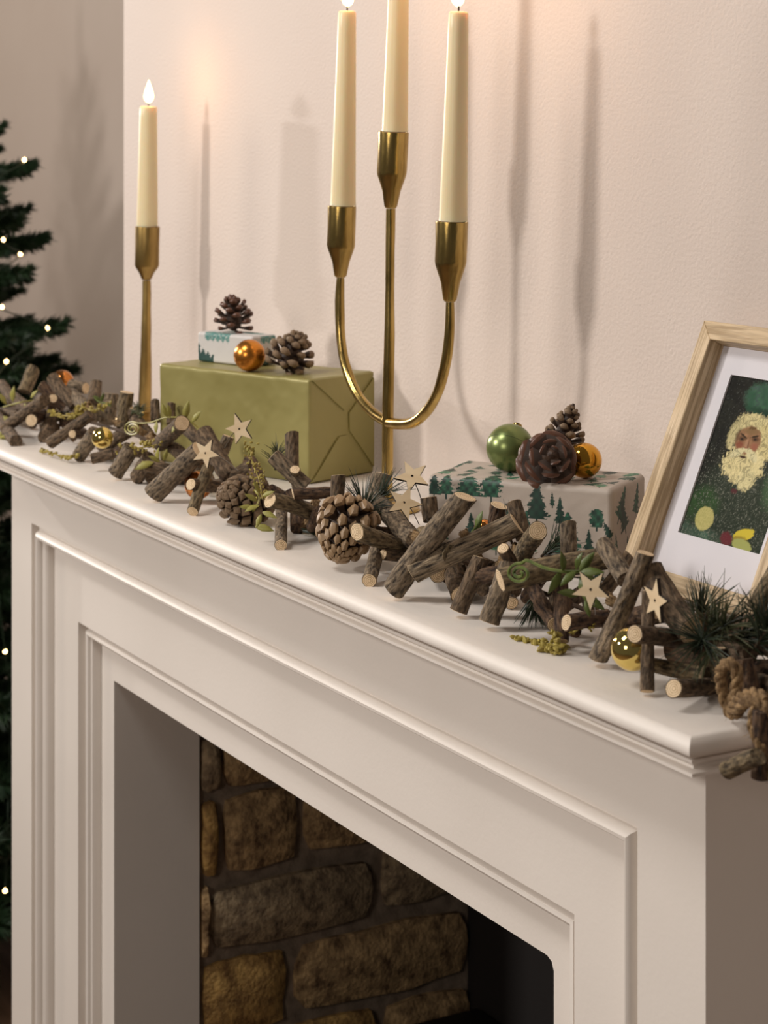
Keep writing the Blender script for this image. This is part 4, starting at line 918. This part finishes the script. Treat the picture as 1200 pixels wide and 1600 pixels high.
# leafy tendrils
def leaf_me(m):
    V = []; F = []; S = [(0, 0.02, 0), (0.2, 0.13, 0.02), (0.45, 0.19, 0.04), (0.75, 0.12, 0.02), (1.0, 0.004, -0.04)]
    for z0 in (0, -0.012):
        for x, w_, h in S: V += [(x, -w_, h+0.05*w_/0.19+z0), (x, 0, h-0.015+z0), (x, w_, h+0.05*w_/0.19+z0)]
    n = 15
    for i in range(4):
        for j in range(2):
            a = i*3+j; F.append((a, a+3, a+4, a+1)); F.append((n+a, n+a+1, n+a+4, n+a+3))
        F.append((i*3, n+i*3, n+i*3+3, i*3+3)); F.append((i*3+2, i*3+5, n+i*3+5, n+i*3+2))
    return mk('leaf', V, F, m, smooth=True)
LF = {0: leaf_me(M_leaf), 1: leaf_me(M_leafy)}
def leafsprig(path, leaves, kind, sr=0.0008, name='leaf_sprig'):
    P = smooth_path([onY(x, y, YF+d/100) for x, y, d in path], 8); b = MB(); b.tube(P, sr, 6)
    o = add(name, b.me(name, M_leafy if kind else M_leaf), GAR, Matrix.Identity(4))
    for x, y, d, dx, dy, dz, lp in leaves:
        p = onY(x, y, YF+d/100); L = lp*depth(p)/PX; ax = (RT*dx-UP*dy-FW*dz).normalized()
        z = (-FW*0.8+UP*0.5+RT*rg.uniform(-.5, .5)); z = (z-ax*z.dot(ax)).normalized(); y_ = z.cross(ax)
        M = Matrix((ax*L, y_*L, z*L)).transposed().to_4x4(); M.translation = p; add('leaf', LF[kind], o, M)
def spiral(cx, cy, rp, d, turns=2.2, start=0.0, n=26, flip=1):
    out = []
    for i in range(n): a = start+flip*2*PI*turns*i/n; r = rp*(1-0.85*i/n); out.append((cx+r*math.cos(a), cy-r*math.sin(a)*0.85, d))
    return out
leafsprig([(905, 893, 3.6), (880, 893, 2.6), (850, 887, 2.0), (825, 876, 1.8)]+spiral(812, 896, 19, 1.7, 2.0, PI*0.45), [(880, 893, 2.6, -0.1, -1, .2, 34), (876, 893, 2.6, -0.5, 0.8, .3, 40), (900, 893, 3.0, -0.8, 0.6, .4, 36), (900, 890, 3.2, .3, -1, .2, 30), (905, 895, 3.2, .9, -.1, .3, 40), (905, 893, 3.4, .8, .5, .2, 36), (910, 895, 3.6, .1, 1, .3, 46), (905, 893, 3.8, .6, -.8, .1, 40), (912, 930, 4.2, .8, .5, .3, 40), (905, 930, 4.2, -.9, -.2, .3, 38), (915, 935, 4.5, .2, 1, .2, 30)], 0, 0.0011)
leafsprig([(310, 668, 7.5), (290, 655, 6.5), (262, 652, 6), (235, 660, 5.5), (216, 661, 5.2)]+spiral(207, 670, 13, 5.2, 2.4, PI*0.5, flip=1), [(288, 655, 6.5, .25, -1, .1, 31), (300, 660, 6.5, .7, -.9, .2, 24), (262, 652, 6, -.4, -1, .1, 24), (245, 658, 5.5, -.05, 1, .2, 20), (284, 655, 6.2, -.7, .9, .3, 27), (266, 652, 6, -.2, -1, .1, 22)], 1, 0.0007)
leafsprig([(395, 800, 5), (405, 780, 3), (398, 765, 2.6)], [(398, 795, 2.2, -1, -.2, .3, 26), (402, 783, 2.2, -.9, -.6, .3, 24), (405, 790, 2.2, -.9, .3, .4, 26), (410, 800, 2.2, .9, .3, .3, 26), (408, 803, 2.2, -.2, .6, .3, 24), (404, 770, 2.4, -.3, -.9, .3, 22), (398, 822, 2.4, 1, .2, .2, 32), (410, 775, 2.4, .9, -.4, .3, 22)], 1)
leafsprig([(722, 858, 9), (735, 835, 9.2), (752, 812, 9.4)], [(735, 845, 9.2, .5, -.9, .2, 34), (745, 830, 9.4, .25, -1, .1, 34), (728, 850, 9.2, .9, -.6, .2, 32)], 0)
leafsprig([(60, 625, 8), (35, 628, 6), (5, 636, 5)], [(20, 628, 5, .1, -1, .2, 26), (38, 630, 5.5, .5, .8, .2, 18), (10, 632, 5, -.6, -.9, .2, 24), (5, 650, 4, .8, .7, .2, 24), (2, 668, 3.5, .9, .5, .2, 20), (-5, 676, 3, .9, .3, .3, 28), (48, 622, 6, .6, -.7, .2, 18)], 1)
leafsprig([(262, 728, 5), (240, 722, 4), (222, 722, 3.4)], [(240, 722, 3.6, -1, .35, .2, 32), (246, 720, 3.8, .1, -1, .2, 22), (256, 720, 3.8, .3, -1, .2, 20), (250, 722, 3.6, -.8, -.5, .3, 22)], 1)
leafsprig([(165, 630, 9), (155, 628, 9), (148, 622, 9)], [(158, 628, 8.8, .3, -1, .2, 16), (158, 626, 8.8, -.8, -.5, .2, 16), (162, 630, 8.8, .9, .3, .2, 14)], 0)
# seed sprigs: stem with clustered little husks
def seeds(path, n, rpx, spx, m=M_seed, name='seed_sprig'):
    P = smooth_path([onY(x, y, YF+d/100) for x, y, d in path], 8); k = depth(P[0])/PX; b = MB(); b.tube(P, 0.0006, 5); o = add(name, b.me(name, m), GAR, Matrix.Identity(4)); nb = MB()
    for i in range(n):
        p = P[int(rg.random()*(len(P)-1))]+Vector((rg.uniform(-1, 1), rg.uniform(-1, 1), rg.uniform(-1, 1)))*spx*k; r = rpx*k*rg.uniform(0.7, 1.15); dr = Vector((rg.uniform(-1, 1), rg.uniform(-1, 1), rg.uniform(-.3, 1))).normalized()
        if p.z < ZS+r and p.x < XR: p.z = ZS+r
        nb.tube([p-dr*r*1.5, p-dr*r*0.6, p+dr*r*0.5, p+dr*r*1.5], [r*0.2, r*0.85, r*0.8, r*0.15], 6)
    tag(add('seed_cluster', nb.me('seed_cluster', m), o, Matrix.Identity(4)), kind='stuff')
seeds([(806, 1004, 3.4), (825, 1007, 3.6), (850, 1006, 4), (885, 1012, 4.8)], 46, 4.2, 5); seeds([(845, 1020, 3.2), (870, 1012, 3.6), (868, 990, 4.2)], 44, 4.5, 8)
seeds([(63, 703, 2.8), (85, 709, 2.8), (105, 715, 3.0), (125, 712, 4)], 44, 2.3, 2.6); seeds([(80, 645, 6), (105, 650, 5), (120, 648, 5), (135, 632, 6)], 70, 2.4, 4)
seeds([(190, 700, 5), (215, 700, 4.5), (245, 695, 5)], 60, 2.4, 9, M_seed); seeds([(390, 695, 6), (395, 725, 5.5), (405, 750, 5), (410, 780, 4.5)], 90, 2.0, 10); seeds([(388, 700, 6), (394, 708, 6)], 20, 2.2, 5, M_leafy)
seeds([(0, 690, 2.5), (15, 685, 3)], 30, 3, 6, M_leafy); seeds([(118, 636, 8), (150, 640, 7), (170, 628, 8)], 40, 2.4, 4); seeds([(205, 640, 9), (225, 648, 9)], 20, 2, 5, M_needle2); seeds([(870, 985, 5), (930, 975, 6)], 30, 3, 8, M_seed); seeds([(1065, 985, 6), (1090, 960, 7)], 20, 2.5, 8, M_needle2)

# ------------------------------------------------------------------ christmas tree in the alcove
TF = 3.6; tx = (-270-600)/FPX*TF; tb = WP(TF, tx, 0.0)
TREE = thing('christmas_tree', tb, 'dark green fir tree with warm fairy lights in the alcove left of the fireplace', 'tree')
b = MB(); b.tube([tb, tb+Vector((0, 0, 1.85))], [0.03, 0.006], 12); add('trunk', b.me('trunk', M_trunk), TREE, Matrix.Identity(4))
b = MB(); b.lathe([(0.12, 0), (0.12, 0.01), (0.035, 0.03), (0.034, 0.12), (0.03, 0.12)], 20); add('stand', b.me('stand', M_black), TREE, T(tb))
def branch_me(seed, sub):
    r_ = random.Random(seed); b = MB()
    def twig(p0, p1, n, nl):
        ax = (p1-p0); b.tube([p0, p1], [0.006, 0.003], 4, m=1); u = frame_M((0, 0, 0), ax).to_3x3()
        for i in range(n):
            t = r_.random(); a = r_.uniform(0, 2*PI); el = rad(r_.uniform(35, 70)); d = u @ Vector((math.sin(el)*math.cos(a), math.sin(el)*math.sin(a), math.cos(el)))
            s = p0+ax*t; e = s+d*nl*r_.uniform(.7, 1.1)*(1-0.3*t); o = u @ Vector((math.cos(a+1.57), math.sin(a+1.57), 0))*nl*0.11; o2 = d.cross(o)
            b.raw([s+o, s-o, s+o2, e], [(0, 1, 3), (1, 2, 3), (2, 0, 3)], 0)
    twig(Vector((0, 0, 0)), Vector((0.5, 0, 0.02)), 260, 0.105); twig(Vector((0.5, 0, 0.02)), Vector((0.95, 0.02, 0.06)), 620, 0.105)
    for i in range(sub):
        t = 0.3+0.55*i/sub; s = 1 if i % 2 else -1; p = Vector((t, 0, 0.02)); ln = 0.42*(1.15-t)
        twig(p, p+Vector((ln*0.8, s*ln*0.75, r_.uniform(-0.05, 0.06))), 260, 0.10)
    return b.me('branch', [M_fir, M_trunk], smooth=False)
BR = [branch_me(s, 6) for s in (1, 2, 3)]
def branch(p0, p1, i, wd=1.0):
    ax = p1-p0; L = ax.length; x = ax.normalized(); z = (UP-x*UP.dot(x)).normalized(); y = z.cross(x)
    M = Matrix((x*L, y*L*wd, z*L*wd)).transposed().to_4x4(); M.translation = p0; return add('branch', BR[i % 3], TREE, M)
def tp(px, py, F): return WP(F, (px-600)/FPX*F, CZ-(py-HOR)/FPX*F)
vis = [(18, 205, 3.55), (14, 240, 3.6), (68, 268, 3.5), (60, 335, 3.65), (45, 355, 3.4), (88, 383, 3.5), (57, 438, 3.4), (50, 462, 3.7), (64, 508, 3.65), (118, 520, 3.5), (60, 560, 3.4), (106, 572, 3.6), (40, 600, 3.3), (90, 610, 3.7), (60, 640, 3.5), (8, 315, 3.3), (25, 425, 3.8), (20, 545, 3.3)]
for i, (px, py, F) in enumerate(vis):
    p1 = tp(px, py, F); z0 = p1.z-0.06; branch(Vector((tb.x, tb.y, z0)), p1, i, 0.62)
    q = p1+(tb-p1)*0.16; q.z = p1.z-0.012; branch(Vector((tb.x, tb.y, z0-0.02)), q, i+1, 0.6)
rg2 = random.Random(4)
for i in range(185):
    z = 0.12+1.6*(i/185)**0.98; a = i*2.39996; R = 0.50*(1-z/2.0)*1.05+0.02+(0.24 if z < 1.02 else 0)
    d = Vector((math.cos(a), math.sin(a), 0)); p1 = Vector((tb.x, tb.y, z))+d*R*rg2.uniform(.85, 1)+Vector((0, 0, 0.03))
    if p1.x > XB-0.12 and p1.y > YW-0.1: p1 = Vector((tb.x, tb.y, z))+d*R*0.8
    u = (p1.dot(RT)/p1.dot(FW))*FPX+600
    if p1.y > 1.40: R *= max(0.3, (1.40-tb.y)/(p1.y-tb.y)); p1 = Vector((tb.x, tb.y, z))+d*R
    lim = 0 if z > ZS-0.02 else 60
    if z > 1.13 and u > lim: R *= 0.6; p1 = Vector((tb.x, tb.y, z))+d*R
    branch(Vector((tb.x, tb.y, z-0.03)), p1, i, 0.75)
LT = thing('fairy_lights', tp(38, 260, 3.45), 'string of warm white fairy lights wound through the dark green fir tree', 'string lights')
bm_b = MB(); bm_b.lathe([(0.0004, -0.003), (0.0022, -0.0022), (0.0031, 0), (0.0022, 0.0022), (0.0004, 0.004)], 10); ball = bm_b.me('bulb', M_bulb)
bulbs = [(38, 250, 3.40), (32, 397, 3.38), (5, 375, 3.3), (74, 513, 3.42), (8, 1018, 3.2), (16, 1122, 3.3), (8, 1392, 3.2), (10, 565, 3.3), (-30, 300, 3.3), (-60, 450, 3.2), (-20, 640, 3.2), (3, 480, 3.3), (-10, 860, 3.2)]
for px, py, F in bulbs: add('bulb', ball, LT, T(tp(px, py, F)))
order = sorted(bulbs, key=lambda q: q[1]); b = MB(); b.tube(smooth_path([tp(px, py, F)+UP*-0.004 for px, py, F in order], 5), 0.0012, 5); add('light_wire', b.me('light_wire', M_wire), LT, Matrix.Identity(4))
